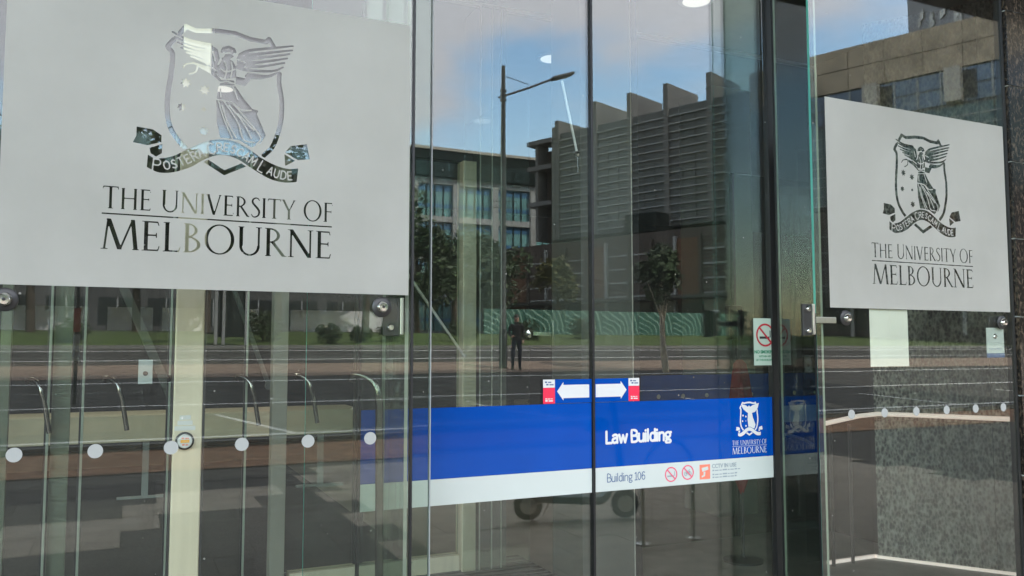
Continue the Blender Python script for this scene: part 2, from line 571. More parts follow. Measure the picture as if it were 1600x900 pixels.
def text_obj(name, s, x, z, y, size, m, parent, bold=0.0, sx=1.0, align='LEFT'):
    """flat lettering in the x-z plane, facing the street (-y)"""
    c = bpy.data.curves.new(name, 'FONT')
    c.body = s
    c.size = size
    c.offset = bold
    c.extrude = 0.0004
    c.align_x = align
    c.resolution_u = 3
    t = bpy.data.objects.new(name + '_tmp', c)
    COL.objects.link(t)
    dg = bpy.context.evaluated_depsgraph_get()
    me = bpy.data.meshes.new_from_object(t.evaluated_get(dg))
    me.name = name
    COL.objects.unlink(t)
    bpy.data.objects.remove(t)
    me.transform(Matrix.Translation((x, y, z)) @ Matrix.Rotation(R(90), 4, 'X') @ Matrix.Diagonal((sx, 1, 1, 1)))
    me.materials.clear()
    me.materials.append(m)
    o = bpy.data.objects.new(name, me)
    COL.objects.link(o)
    o.parent = parent
    return o

# ------------------------------------------------------------------ crest and serif lettering, drawn as 2-D fields (mm)
SHIELD = [[(-134,408),(-119,430),(-91,421),(-32,430),(21,431),(64,420),(112,418),(121,429),(135,407)],[(-152,384),(-167,360),(-154,342),(-156,284),(-163,222),(-164,167),(-154,120),(-130,82),(-108,61)],[(154,324),(154,293),(163,237),(162,181),(153,136),(137,91),(113,63)],[(-56,32),(-1,-1),(58,30)]]
LWING = [[(-156,407),(-111,390),(-50,384)],[(-149,393),(-103,379),(-43,375)],[(-141,378),(-95,367),(-42,363)],[(-131,364),(-91,356),(-46,351)],[(-115,351),(-75,345),(-52,340)],[(-103,341),(-80,335),(-63,331)]]
RWING = [[(194,418),(135,403),(63,383),(37,365)],[(192,404),(125,387),(55,367)],[(184,391),(116,372),(59,357)],[(177,376),(110,356),(61,345)],[(169,361),(105,341),(60,334)],[(165,346),(131,329),(59,322),(31,327)],[(154,330),(117,311),(63,309)],[(131,313),(94,302),(58,302)]]
POLYS = [[(-50,386),(-29,374),(-22,346),(-32,319),(-51,314),(-59,330),(-43,350),(-42,372)],[(36,373),(51,362),(61,343),(46,327),(28,335),(26,354)],[(-17,349),(1,357),(15,342),(17,318),(21,295),(1,288),(-16,297),(-11,322)],[(26,297),(69,295),(53,271),(25,274)],[(-23,261),(25,267),(48,234),(90,187),(117,126),(103,101),(76,84),(39,103),(-15,104),(-26,154),(-29,221)],[(61,205),(94,200),(86,182),(66,191)]]
POLYS += [[(-30, 314), (-17, 339), (1, 350), (16, 344), (26, 325), (26, 296), (0, 286), (-25, 291)], [(-66, 330), (-37, 318), (-20, 315), (-24, 296), (-48, 305)], [(-20, 280), (21, 285), (23, 269), (-21, 264)], [(-7, 362), (9, 366), (19, 358), (4, 347), (-10, 351)]]
ARM = [[(-96,322),(-45,309),(-16,326)],[(-81,315),(-42,299),(-22,282)]]
HAIR = [[(-16,369),(-12,379),(3,386),(18,381),(22,373)],[(-7,371),(6,376),(14,370)]]
FOLDS = [[(-23,217),(-5,161),(20,106)],[(-6,216),(32,161),(49,110)],[(19,213),(66,163),(102,118),(90,95)],[(-26,220),(17,215),(46,196),(73,199)],[(18,265),(33,228)],[(41,134),(54,104),(84,100)],[(-18,253),(-16,229)]]
FOLDS += [[(-20, 315), (-1, 309), (22, 319)], [(-8, 340), (-1, 317), (-6, 288)], [(11, 341), (15, 318), (10, 293)], [(-20, 273), (1, 278), (22, 275)], [(-54, 321), (-29, 307)], [(30, 351), (52, 345)], [(-42, 365), (-35, 338)], [(-12, 204), (4, 156), (31, 108)], [(8, 207), (49, 159), (75, 112)], [(35, 183), (82, 137)]]
STARS = [(-115,259,17),(-62,244,17),(-125,185,15),(-63,185,9),(-62,120,17)]
PALM = [[(-124,305),(-115,316),(-96,321)],[(-85,314),(-88,297),(-106,287)]]
RIB_T = [(-212,34),(-191,25),(-149,34),(-110,57),(-66,83),(-22,98),(22,98),(65,80),(108,53),(152,34),(188,28),(217,32)]
RIB_B = [(-214,-3),(-181,-16),(-139,-11),(-95,8),(-51,38),(-7,53),(36,44),(79,19),(131,-8),(176,-16),(213,-11)]
TAILS = [[(-244,113),(-200,109),(-177,94),(-177,74),(-214,61),(-253,66),(-244,86)],[(-208,54),(-174,69),(-175,41),(-190,30),(-205,38)],[(176,78),(192,100),(242,111),(252,64),(215,58)],[(174,73),(207,55),(177,36)]]


def smooth_line(pts, n=5):
    if len(pts) < 3:
        return pts
    P = [pts[0]] + list(pts) + [pts[-1]]
    o = []
    for i in range(1, len(P) - 2):
        p0, p1, p2, p3 = [np.array(P[i + k], float) for k in (-1, 0, 1, 2)]
        for k in range(n):
            t = k / n
            o.append(tuple(0.5 * ((2 * p1) + (-p0 + p2) * t + (2 * p0 - 5 * p1 + 4 * p2 - p3) * t * t + (-p0 + 3 * p1 - 3 * p2 + p3) * t ** 3)))
    o.append(tuple(P[-1]))
    return o


class Field:
    """signed field on a grid in mm; negative inside the drawing"""
    def __init__(s, x0, x1, z0, z1, step):
        s.xs = np.arange(x0, x1 + step * 0.5, step)
        s.zs = np.arange(z0, z1 + step * 0.5, step)
        s.X, s.Z = np.meshgrid(s.xs, s.zs, indexing='ij')
        s.F = np.full(s.X.shape, 1e3)
        s.step = step

    def win(s, x0, x1, z0, z1):
        i0, i1 = np.searchsorted(s.xs, [x0, x1]); j0, j1 = np.searchsorted(s.zs, [z0, z1])
        return slice(max(i0 - 2, 0), i1 + 2), slice(max(j0 - 2, 0), j1 + 2)

    def put(s, w, f, cut=False):
        s.F[w] = np.maximum(s.F[w], -f) if cut else np.minimum(s.F[w], f)

    def line(s, pts, r, cut=False):
        rs = r if isinstance(r, (list, tuple)) else [r] * len(pts)
        m = max(rs) + 3 * s.step
        for i in range(len(pts) - 1):
            (ax, az), (bx_, bz) = pts[i], pts[i + 1]
            w = s.win(min(ax, bx_) - m, max(ax, bx_) + m, min(az, bz) - m, max(az, bz) + m)
            X, Z = s.X[w], s.Z[w]
            L = max((bx_ - ax) ** 2 + (bz - az) ** 2, 1e-9)
            t = np.clip(((X - ax) * (bx_ - ax) + (Z - az) * (bz - az)) / L, 0, 1)
            d = np.hypot(X - ax - t * (bx_ - ax), Z - az - t * (bz - az)) - (rs[i] + (rs[i + 1] - rs[i]) * t)
            s.put(w, d, cut)

    def poly(s, pts, cut=False):
        p = np.array(pts, float); m = 3 * s.step
        w = s.win(p[:, 0].min() - m, p[:, 0].max() + m, p[:, 1].min() - m, p[:, 1].max() + m)
        X, Z = s.X[w], s.Z[w]
        d = np.full(X.shape, 1e6); ins = np.zeros(X.shape, bool)
        n = len(p)
        for i in range(n):
            ax, az = p[i]; bx_, bz = p[(i + 1) % n]
            L = max((bx_ - ax) ** 2 + (bz - az) ** 2, 1e-9)
            t = np.clip(((X - ax) * (bx_ - ax) + (Z - az) * (bz - az)) / L, 0, 1)
            d = np.minimum(d, np.hypot(X - ax - t * (bx_ - ax), Z - az - t * (bz - az)))
            c = ((az > Z) != (bz > Z))
            if abs(bz - az) > 1e-9:
                ins ^= c & (X < (bx_ - ax) * (Z - az) / (bz - az) + ax)
        s.put(w, np.where(ins, -d, d), cut)

    def ell(s, cx, cz, rx, rz, tx, tz, clip=None):
        m = 3 * s.step
        w = s.win(cx - rx - m, cx + rx + m, cz - rz - m, cz + rz + m)
        X, Z = s.X[w] - cx, s.Z[w] - cz
        fo = (np.sqrt((X / rx) ** 2 + (Z / rz) ** 2) - 1) * min(rx, rz)
        fi = (np.sqrt((X / (rx - tx)) ** 2 + (Z / (rz - tz)) ** 2) - 1) * min(rx - tx, rz - tz)
        f = np.maximum(fo, -fi)
        if clip:
            a, b, c = clip
            f = np.maximum(f, a * X + b * Z + c)
        s.put(w, f)

    def mesh(s, name, invert=False, rect=None):
        """polygons of the negative (or positive) side, in metres in the x-z plane"""
        F = -s.F if invert else s.F
        F = np.clip(F, -5 * s.step, 5 * s.step)
        inn = F < 0
        V, Fc, cache = [], [], {}
        def vid(x, z):
            k = (round(x, 3), round(z, 3))
            if k not in cache:
                cache[k] = len(V); V.append((k[0] / 1000, 0.0, k[1] / 1000))
            return cache[k]
        nx, nz_ = F.shape
        cnt = inn[:-1, :-1].astype(int) + inn[1:, :-1] + inn[1:, 1:] + inn[:-1, 1:]
        for j in range(nz_ - 1):
            row = cnt[:, j]
            i = 0
            while i < nx - 1:
                if row[i] == 4:
                    k = i
                    while k < nx - 1 and row[k] == 4:
                        k += 1
                    Fc.append((vid(s.xs[i], s.zs[j]), vid(s.xs[k], s.zs[j]), vid(s.xs[k], s.zs[j + 1]), vid(s.xs[i], s.zs[j + 1])))
                    i = k
                    continue
                if row[i] > 0:
                    cs = [(i, j), (i + 1, j), (i + 1, j + 1), (i, j + 1)]
                    pl = []
                    for q in range(4):
                        a, b = cs[q], cs[(q + 1) % 4]
                        fa, fb = F[a], F[b]
                        if fa < 0:
                            pl.append((s.xs[a[0]], s.zs[a[1]]))
                        if (fa < 0) != (fb < 0):
                            t = fa / (fa - fb)
                            pl.append((s.xs[a[0]] + t * (s.xs[b[0]] - s.xs[a[0]]), s.zs[a[1]] + t * (s.zs[b[1]] - s.zs[a[1]])))
                    ids = []
                    for p in pl:
                        v = vid(*p)
                        if v not in ids:
                            ids.append(v)
                    if len(ids) > 2:
                        Fc.append(tuple(ids))
                i += 1
        me = bpy.data.meshes.new(name)
        me.from_pydata(V, [], Fc)
        me.update()
        return me


def serif(F, ch, x, z, h, sx=1.0, draw=True):
    """one roman capital; returns its advance width. h = cap height in mm"""
    W = {'T': .74, 'H': .86, 'E': .60, 'U': .84, 'N': .92, 'I': .30, 'V': .80, 'R': .74, 'S': .56, 'Y': .74, 'O': .98, 'F': .56, 'M': 1.08, 'L': .58, 'B': .66, ' ': .38}
    w = W[ch]
    if not draw or ch == ' ':
        return w * h * sx
    ST, TH, SR = 0.056, 0.024, 0.014
    P = lambda a, b: (x + a * h * sx, z + b * h)
    def st(a, b, c, d, r=ST):
        F.poly([P(a - r, b), P(a + r, b), P(c + r, d), P(c - r, d)])
    def sf(a, b, e=0.10):
        F.poly([P(a - e, b), P(a + e, b), P(a + e, b + (SR * 2 if b < .5 else -SR * 2)), P(a - e, b + (SR * 2 if b < .5 else -SR * 2))])
    def bar(a, c, b, t=TH, flag=0):
        F.poly([P(a, b - t), P(c, b - t), P(c, b + t), P(a, b + t)])
        if flag:
            F.poly([P(c - .03, b), P(c, b), P(c + .035, b + flag), P(c + .005, b + flag)])
    if ch == 'T':
        bar(.05, .69, .975, TH); F.poly([P(.03, .86), P(.06, .86), P(.10, .99), P(.05, .99)]); F.poly([P(.68, .86), P(.71, .86), P(.69, .99), P(.64, .99)])
        st(.37, 0, .37, .98); sf(.37, 0, .12)
    elif ch == 'H':
        for a in (.16, .70):
            st(a, 0, a, 1); sf(a, 0); sf(a, 1)
        bar(.16, .70, .52)
    elif ch in 'EFL':
        st(.16, 0, .16, 1); sf(.14, 0); sf(.14, 1)
        if ch != 'L':
            bar(.16, .50, .975, TH, -.12); bar(.16, .46, .53, TH, 0); F.poly([P(.44, .44), P(.47, .44), P(.47, .62), P(.44, .62)])
        if ch != 'F':
            bar(.16, .52, .025, TH, .15)
    elif ch == 'U':
        st(.15, .33, .15, 1); st(.70, .33, .70, 1, TH * 1.3); sf(.15, 1); sf(.70, 1)
        F.ell(*P(.415, .34), .321 * h * sx, .36 * h, .085 * h * sx, .06 * h, (0, 1, 0))
    elif ch == 'N':
        st(.15, 0, .15, .97, TH * 1.2); st(.78, 0, .78, 1, TH * 1.2); sf(.15, 0); sf(.78, 1)
        st(.14, 1, .76, 0, ST * 1.25); sf(.10, 1, .07)
    elif ch == 'I':
        st(.15, 0, .15, 1); sf(.15, 0); sf(.15, 1)
    elif ch == 'V':
        st(.10, 1, .40, 0, ST * 1.1); st(.69, 1, .41, 0, TH * 1.2); sf(.10, 1); sf(.69, 1)
    elif ch == 'R':
        st(.16, 0, .16, 1); sf(.16, 0); sf(.14, 1)
        F.ell(*P(.20, .74), .33 * h * sx, .26 * h, .10 * h * sx, .045 * h, (-1, 0, 0))
        st(.30, .50, .66, 0, ST * 1.1); bar(.62, .76, .012, .014)
    elif ch == 'S':
        pts = smooth_line([(.47, .86), (.40, .955), (.27, .97), (.15, .88), (.14, .74), (.25, .60), (.38, .46), (.47, .30), (.43, .12), (.30, .025), (.17, .03), (.08, .15)], 4)
        n = len(pts)
        F.line([P(*p) for p in pts], [(.024 + .032 * math.sin(math.pi * i / (n - 1)) ** 2) * h * min(1, sx) for i in range(n)])
    elif ch == 'Y':
        st(.08, 1, .36, .46, ST * 1.05); st(.66, 1, .40, .46, TH * 1.2); st(.38, 0, .38, .5); sf(.08, 1); sf(.66, 1); sf(.38, 0, .11)
    elif ch == 'O':
        F.ell(*P(.47, .5), .45 * h * sx, .525 * h, .105 * h * sx, .045 * h)
    elif ch == 'M':
        st(.10, 0, .19, 1, TH * 1.2); st(.20, 1, .52, 0, ST * 1.15); st(.53, 0, .86, 1, TH * 1.2); st(.86, 1, .96, 0, ST * 1.05); sf(.10, 0); sf(.96, 0)
    elif ch == 'B':
        st(.16, 0, .16, 1); sf(.14, 0, .08); sf(.14, 1, .08)
        F.ell(*P(.18, .765), .29 * h * sx, .235 * h, .095 * h * sx, .04 * h, (-1, 0, 0))
        F.ell(*P(.18, .275), .38 * h * sx, .275 * h, .105 * h * sx, .04 * h, (-1, 0, 0))
    return w * h * sx


def serif_text(F, words, xc, z, width):
    """words: list of (char, height); fitted to width around xc"""
    tot = sum(serif(F, c, 0, 0, h, 1, False) for c, h in words)
    sx = width / tot
    x = xc - width / 2
    for c, h in words:
        x += serif(F, c, x, z, h, sx)


STROKE = {'P': [[(0, 0), (0, 1), (.45, 1), (.6, .85), (.6, .65), (.45, .5), (0, .5)]], 'O': [[(.35, 0), (.1, .15), (0, .5), (.1, .85), (.35, 1), (.6, .85), (.7, .5), (.6, .15), (.35, 0)]],
          'S': [[(.5, .85), (.3, 1), (.08, .85), (.1, .6), (.45, .4), (.5, .15), (.25, 0), (0, .15)]], 'T': [[(0, 1), (.6, 1)], [(.3, 1), (.3, 0)]],
          'E': [[(.5, 1), (0, 1), (0, 0), (.5, 0)], [(0, .5), (.42, .5)]], 'R': [[(0, 0), (0, 1), (.45, 1), (.58, .85), (.58, .65), (.45, .5), (0, .5)], [(.3, .5), (.6, 0)]],
          'A': [[(0, 0), (.32, 1), (.64, 0)], [(.12, .35), (.52, .35)]], 'C': [[(.6, .82), (.38, 1), (.1, .85), (0, .5), (.1, .15), (.38, 0), (.6, .18)]],
          'M': [[(0, 0), (.08, 1), (.38, .2), (.68, 1), (.76, 0)]], 'L': [[(0, 1), (0, 0), (.48, 0)]], 'U': [[(0, 1), (0, .25), (.15, 0), (.42, 0), (.57, .25), (.57, 1)]],
          'D': [[(0, 0), (0, 1), (.35, 1), (.6, .75), (.6, .25), (.35, 0), (0, 0)]]}


def crest(F, oz, solid=False):
    sh = lambda pts: [(a, b + oz) for a, b in pts]
    for k, l in enumerate(SHIELD):
        F.line(sh(smooth_line(l) if k in (1, 2) else l), 7 if not solid else 11)
    if solid:                                       # reversed version of the mark: figure as one filled shape
        F.poly(sh([(-150, 410), (-60, 395), (-20, 372), (0, 392), (22, 372), (70, 392), (190, 420), (165, 350), (110, 300), (55, 290), (70, 230), (118, 130), (95, 80), (-15, 95), (-30, 200), (-22, 290), (-60, 310), (-110, 345)]))
    else:
        for l in LWING:
            F.line(sh(smooth_line(l)), [2.5 + 3.2 * i / 10 for i in range(11)])
        for l in RWING:
            n = len(smooth_line(l))
            F.line(sh(smooth_line(l)), [2.5 + 3.6 * i / (n - 1) for i in range(n)])
        for p in POLYS:
            F.poly(sh(p))
        for l in ARM:
            F.line(sh(l), [3, 5, 4])
        for l in HAIR:
            F.line(sh(l), 4)
        for l in PALM:
            F.line(sh(smooth_line(l)), 2.2)
        for l in FOLDS:
            F.line(sh(smooth_line(l)), 2.0, cut=True)
    for x, z, r in STARS:
        p = []
        for k in range(14):
            a = math.pi * k / 7 + math.pi / 2
            q = (r if not solid else r * 1.2) if k % 2 == 0 else r * 0.48
            p.append((x + q * math.cos(a), z + oz + q * math.sin(a)))
        F.poly(p)
    rt, rb = smooth_line(RIB_T), smooth_line(RIB_B)
    band = sh(rt + rb[::-1])
    for p in [band] + [sh(t) for t in TAILS]:      # a clear margin round the ribbon
        F.line(list(p) + [p[0]], 5, cut=True)
        F.poly(p, cut=True)
    F.poly(band)
    for t in TAILS:
        F.poly(sh(t))
    if solid:
        return
    # motto, left uncut inside the ribbon
    txt = [('P', 34), ('O', 25), ('S', 25), ('T', 25), ('E', 25), ('R', 25), ('A', 25), (' ', 20), ('C', 34), ('R', 25), ('E', 25), ('S', 25), ('C', 25), ('A', 25), ('M', 25), (' ', 20), ('L', 34), ('A', 25), ('U', 25), ('D', 25), ('E', 25)]
    xt = np.array([p[0] for p in rt]); zt = np.array([p[1] for p in rt]); xb = np.array([p[0] for p in rb]); zb = np.array([p[1] for p in rb])
    xs = np.linspace(-200, 204, 400)
    mid = (np.interp(xs, xt, zt) + np.interp(xs, xb, zb)) / 2
    sl = np.concatenate([[0], np.cumsum(np.hypot(np.diff(xs), np.diff(mid)))])
    adv = [(0.42 if c == ' ' else 0.86 if c in 'MO' else 0.74) * h for c, h in txt]
    k = sl[-1] / sum(adv)
    s0 = 0
    for (c, h), a in zip(txt, adv):
        a *= k
        sm = s0 + a * 0.45
        if c != ' ':
            xc, zc = np.interp(sm, sl, xs), np.interp(sm, sl, mid)
            x2, z2 = np.interp(sm + 2, sl, xs), np.interp(sm + 2, sl, mid)
            ang = math.atan2(z2 - zc, x2 - xc)
            for l in STROKE[c]:
                pts = []
                for (u, v) in l:
                    du, dv = (u - 0.3) * h * 0.95, (v - 0.5) * h
                    pts.append((xc + du * math.cos(ang) - dv * math.sin(ang), zc + oz + du * math.sin(ang) + dv * math.cos(ang)))
                F.line(pts, 1.9, cut=True)
        s0 += a


SANS = {'L': (.52, [[(0, 1), (0, 0), (.42, 0)]]), 'B': (.62, [[(0, 0), (0, 1), (.28, 1), (.42, .88), (.42, .66), (.28, .54), (0, .54)], [(.28, .54), (.48, .42), (.48, .13), (.3, 0), (0, 0)]]),
        'a': (.55, [[(.04, .62), (.18, .70), (.33, .66), (.38, .54), (.38, 0)], [(.38, .42), (.12, .38), (0, .24), (.04, .06), (.18, 0), (.38, .12)]]),
        'w': (.82, [[(0, .68), (.16, 0), (.33, .62), (.50, 0), (.66, .68)]]), 'u': (.58, [[(0, .68), (0, .16), (.12, 0), (.26, .02), (.40, .14)], [(.40, .68), (.40, 0)]]),
        'i': (.20, [[(0, .68), (0, 0)], [(0, .94), (0, .95)]]), 'l': (.20, [[(0, 1.04), (0, .02)]]), 'd': (.60, [[(.42, 1.04), (.42, 0)], [(.42, .12), (.26, 0), (.08, .06), (0, .34), (.08, .62), (.26, .70), (.42, .58)]]),
        'n': (.58, [[(0, .68), (0, 0)], [(0, .54), (.14, .67), (.28, .69), (.40, .56), (.40, 0)]]), 'g': (.56, [[(.20, .70), (.04, .62), (.0, .46), (.06, .30), (.20, .24), (.34, .30), (.40, .46), (.34, .64), (.20, .70)], [(.30, .67), (.47, .68)], [(.10, .26), (.05, .14), (.14, .06), (.34, .02), (.44, -.10), (.34, -.24), (.14, -.26), (.0, -.16), (.08, -.01)]]),
        '1': (.42, [[(.02, .84), (.18, .98), (.18, 0)], [(.0, 0), (.36, 0)]]), '0': (.58, [[(.21, 1), (.06, .84), (0, .5), (.06, .16), (.21, 0), (.36, .16), (.42, .5), (.36, .84), (.21, 1)]]),
        '6': (.58, [[(.40, .90), (.26, 1), (.10, .88), (.0, .5), (.04, .16), (.21, 0), (.38, .10), (.42, .30), (.36, .50), (.21, .58), (.03, .42)]]), ' ': (.26, [])}


def sans_obj(name, text, x0, x1, z, cap, r, y, m, parent):
    tot = sum(SANS[c][0] for c in text) - 0.14
    sx = (x1 - x0) * 1000 / tot
    F = Field(-6, (x1 - x0) * 1000 + 8, -cap * 330, cap * 1130, max(0.6, cap * 11))
    x = 0
    for c in text:
        for l in SANS[c][1]:
            pts = smooth_line(l, 4) if c in 'aud0g6nB' and len(l) > 4 else l
            F.line([(x + a * sx, b * cap * 1000) for a, b in pts], r * 1000)
        x += SANS[c][0] * sx
    me = F.mesh(name)
    me.materials.append(m)
    o = bpy.data.objects.new(name, me); COL.objects.link(o); o.parent = parent
    o.location = (x0, y, z)
    return o


def lettering(F, dz=0):
    a, b = 64, 61
    serif_text(F, [('T', a), ('H', b), ('E', b), (' ', b), ('U', a), ('N', b), ('I', b), ('V', b), ('E', b), ('R', b), ('S', b), ('I', b), ('T', b), ('Y', b), (' ', b), ('O', a), ('F', b)], 0, 224 + dz, 656)
    F.poly([(-327, 207 + dz), (325, 207 + dz), (325, 211 + dz), (-327, 211 + dz)])
    serif_text(F, [('M', 87)] + [(c, 86) for c in 'ELBOURNE'], 0, 108 + dz, 654)


ST_ = 2.1
_f = Field(-577.5, 577.5, 0, 900.9, ST_)
crest(_f, 354)
lettering(_f)
film_me = _f.mesh('frosted_film', invert=True)
film_me.materials.append(M['film'])
_g = Field(-345, 345, 95, 800, 3.0)
crest(_g, 354, solid=True)
lettering(_g)
logo_me = _g.mesh('university_crest')
logo_me.materials.append(M['white'])

# ------------------------------------------------------------------ ground and street (y < 2.6 is outdoors; v = 5.2 - y)
def gz(y):
    v = 5.2 - y
    return float(np.interp(v, [0, 13.5, 30, 31, 40], [0, 0, 1.45, 1.6, 2.2]))


def strip(name, y0, y1, m, lift, x0=-120, x1=140, parent=None, nseg=1):
    ys = sorted({y0, y1, *[q for q in (5.2 - 13.5, 5.2 - 30, 5.2 - 31, 5.2 - 40) if y0 < q < y1]})
    mb = MB()
    for q in ys:
        mb.v += [(x0, q, gz(q) + lift), (x1, q, gz(q) + lift)]
    for k in range(len(ys) - 1):
        mb.f.append((2 * k, 2 * k + 1, 2 * k + 3, 2 * k + 2)); mb.mi.append(0)
    o = mb.obj(name, m, parent)
    if parent is None:
        tag(o, kind='structure')
    return o


strip('ground', -900, 60, M['ground'], -0.03, -900, 900)
pavement = strip('pavement', -5.8, 2.45, M['bluestone'], -0.012)
strip('brick_footpath', -8.1, -5.8, M['brown_brick'], 0.0)
road = strip('road', -16.8, -8.25, M['asphalt'], -0.01)
strip('median', -19.8, -16.8, M['tan'], 0.0)
road2 = strip('road', -24.8, -19.8, M['asphalt'], -0.01)
strip('grass_verge', -39, -25.0, M['grass'], 0.02)
for (ya, yb, nm) in ((-8.25, -8.1, 'kerb'), (-25.0, -24.8, 'kerb')):
    z = gz(ya)
    tag(bx(nm, -120, 140, ya, yb, z - 0.1, z + 0.09, M['kerb']), kind='structure')
for (ya, w, par) in ((-9.0, 0.12, road), (-12.4, 0.10, road), (-15.9, 0.12, road), (-21.0, 0.12, road2), (-23.9, 0.14, road2)):
    strip('road_marking', ya - w, ya, M['paint'], -0.005, -60, 70, parent=par)
for k in range(9):                                            # bay lines across the near lane
    mb = MB(); x = -14 + 5.5 * k
    for q in (-9.1, -11.2):
        mb.v += [(x + (q + 9.1) * 0.5, q, gz(q) - 0.004), (x + 0.12 + (q + 9.1) * 0.5, q, gz(q) - 0.004)]
    mb.f.append((0, 1, 3, 2)); mb.mi.append(0)
    mb.obj('road_marking', M['paint'], road)
# paving slabs in front of the doors
slab = MB().box(-0.297, 0.297, -0.297, 0.297, -0.04, 0.0)
slab_o = None
for i in range(-6, 15):
    for j in range(13):
        x, y = 0.6 * i + (0.3 if j % 2 else 0), 2.13 - 0.6 * j
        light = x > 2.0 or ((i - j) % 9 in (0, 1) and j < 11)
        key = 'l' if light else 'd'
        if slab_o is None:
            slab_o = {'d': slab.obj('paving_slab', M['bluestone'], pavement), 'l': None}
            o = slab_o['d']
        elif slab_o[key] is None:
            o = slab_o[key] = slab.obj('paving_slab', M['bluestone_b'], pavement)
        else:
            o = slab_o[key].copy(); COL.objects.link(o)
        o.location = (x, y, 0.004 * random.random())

# ------------------------------------------------------------------ our own building: floor, ceiling, walls, mass above
YF, YD, YI = 2.6, 2.92, 5.27
tag(bx('floor', -6, 14, 2.46, 14, -0.2, 0.0, M['floor_in']), kind='structure')
tag(bx('ceiling', -6, 14, 2.98, 14, 3.9, 4.0, M['ceiling']), kind='structure')
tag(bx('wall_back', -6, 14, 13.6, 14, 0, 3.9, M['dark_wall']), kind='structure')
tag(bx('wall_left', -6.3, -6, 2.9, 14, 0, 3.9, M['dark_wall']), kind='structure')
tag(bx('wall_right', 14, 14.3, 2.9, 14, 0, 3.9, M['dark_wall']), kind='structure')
bm_ = thing('unseen_storeys', 'unseen dark upper storeys put above the glass entrance to block the sun', 'building', (0, 2.3, 3.6))  # out of view, put in so its shadow falls over the street
bx('fascia', -30, 30, 0.0, 0.66, 0, 0.9, M['dark_metal'], bm_)
bx('wall', -30, 30, 0.0, 22, 0.9, 19, M['grey_wall'], bm_)
for k in range(10):
    w = bx('window', -28 + 5.7 * k, -24 + 5.7 * k, -0.03, 0.0, 3.0, 5.2, M['dark_glass'], bm_)
    bx('window', -28 + 5.7 * k, -24 + 5.7 * k, -0.03, 0.0, 7.0, 9.2, M['dark_glass'], bm_)

cn = thing('shade_canopy', 'unseen dark flat canopy added over the glass entrance to cut sky light', 'canopy', (0, 2.3, 5.3))  # out of view, added to keep overhead sky light off the front
bx('soffit', -14, 16, -3.3, -0.001, 0, 0.35, M['dark_metal'], cn)
for k in range(11):
    bx('soffit_panel', -14 + 2.73 * k + 0.02, -14 + 2.73 * (k + 1) - 0.02, -3.25, -0.05, -0.03, -0.001, M['grey_wall'], cn)
# polished black granite at the right of the entrance, slab by slab
gw = thing('granite_wall', 'black polished granite wall beside the right glass pane', 'wall', (3.862, 2.6, 0))
bx('backing', 0.02, 6.0, 0.03, 0.06, 0, 3.6, M['black'], gw)
for j in range(10):
    for i in range(4):
        z0 = j * 0.375 - 0.23
        bx('stone_panel', 1.4 * i, 1.4 * i + 1.394, -0.02, 0.03, max(0, z0 + 0.003), min(3.6, z0 + 0.372), M['black_granite'], gw)
    if j:
        bx('joint_strip', 0, 5.6, -0.012, 0.029, z0 - 0.0025, z0 + 0.0025, M['frame_l'], gw)

# inner granite wall, angled towards the street
ax, ay, bx2, by2 = 4.93, 4.40, 5.72, 3.14
L = math.hypot(bx2 - ax, by2 - ay)
iw = thing('inner_granite_wall', 'speckled grey granite wall behind the right glass pane', 'wall', (ax, ay, 0), math.atan2(by2 - ay, bx2 - ax))
bx('backing', 0.0, L, 0.03, 0.30, 0, 3.9, M['black'], iw)
for j in range(4):
    for i in range(2):
        bx('stone_panel', i * 0.74 + 0.002, min(L, i * 0.74 + 0.738), -0.012, 0.03, j * 0.98 + 0.002, min(3.9, j * 0.98 + 0.978), M['granite'], iw)
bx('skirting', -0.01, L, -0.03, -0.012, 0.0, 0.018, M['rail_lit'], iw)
lw = thing('return_wall', 'dark green-grey wall running left from the speckled granite', 'wall', (3.0, 4.43, 0))
bx('wall_panel', 2.28, 2.36, 0.0, 0.9, 0, 3.9, M['black'], lw)
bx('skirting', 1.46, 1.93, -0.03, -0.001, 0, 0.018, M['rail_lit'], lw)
gl_ = bx('glass_sheet', 1.3, 1.92, 0.0, 0.012, 0.026, 2.9, M['inner_glass'], lw)
# handrail that follows both
hr = thing('handrail', 'pale slim handrail bent along the granite wall', 'handrail', (4.44, 4.36, 0))
ddx, ddy = (bx2 - ax) / L, (by2 - ay) / L
nx_, ny_ = ddy, -ddx
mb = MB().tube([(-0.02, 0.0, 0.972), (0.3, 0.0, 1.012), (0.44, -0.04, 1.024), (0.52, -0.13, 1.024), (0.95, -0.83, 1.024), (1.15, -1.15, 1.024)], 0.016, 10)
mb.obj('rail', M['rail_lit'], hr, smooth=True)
for (x, y) in ((0.60, -0.26), (0.95, -0.83)):
    MB().tube([(x, y, 1.02), (x + 0.005, y + 0.0, 0.975), (x + 0.05, y + 0.03, 0.965), (x + 0.09, y + 0.055, 0.965)], 0.006, 6).obj('bracket', M['steel'], hr)
for q in (0.02, 0.2):
    MB().tube([(q, 0.0, 0.0), (q, 0.0, 0.95 + 0.03 * q)], 0.012, 8).obj('baluster', M['dark_metal'], hr)
MB().tube([(-0.25 + 0.34 * math.cos(t) * 0.9, 0.25 + 0.2 * math.sin(t), 0.82 + 0.06 * math.sin(t)) for t in [R(a) for a in range(150, -30, -12)]], 0.010, 8).obj('lower_loop', M['steel'], hr, smooth=True)

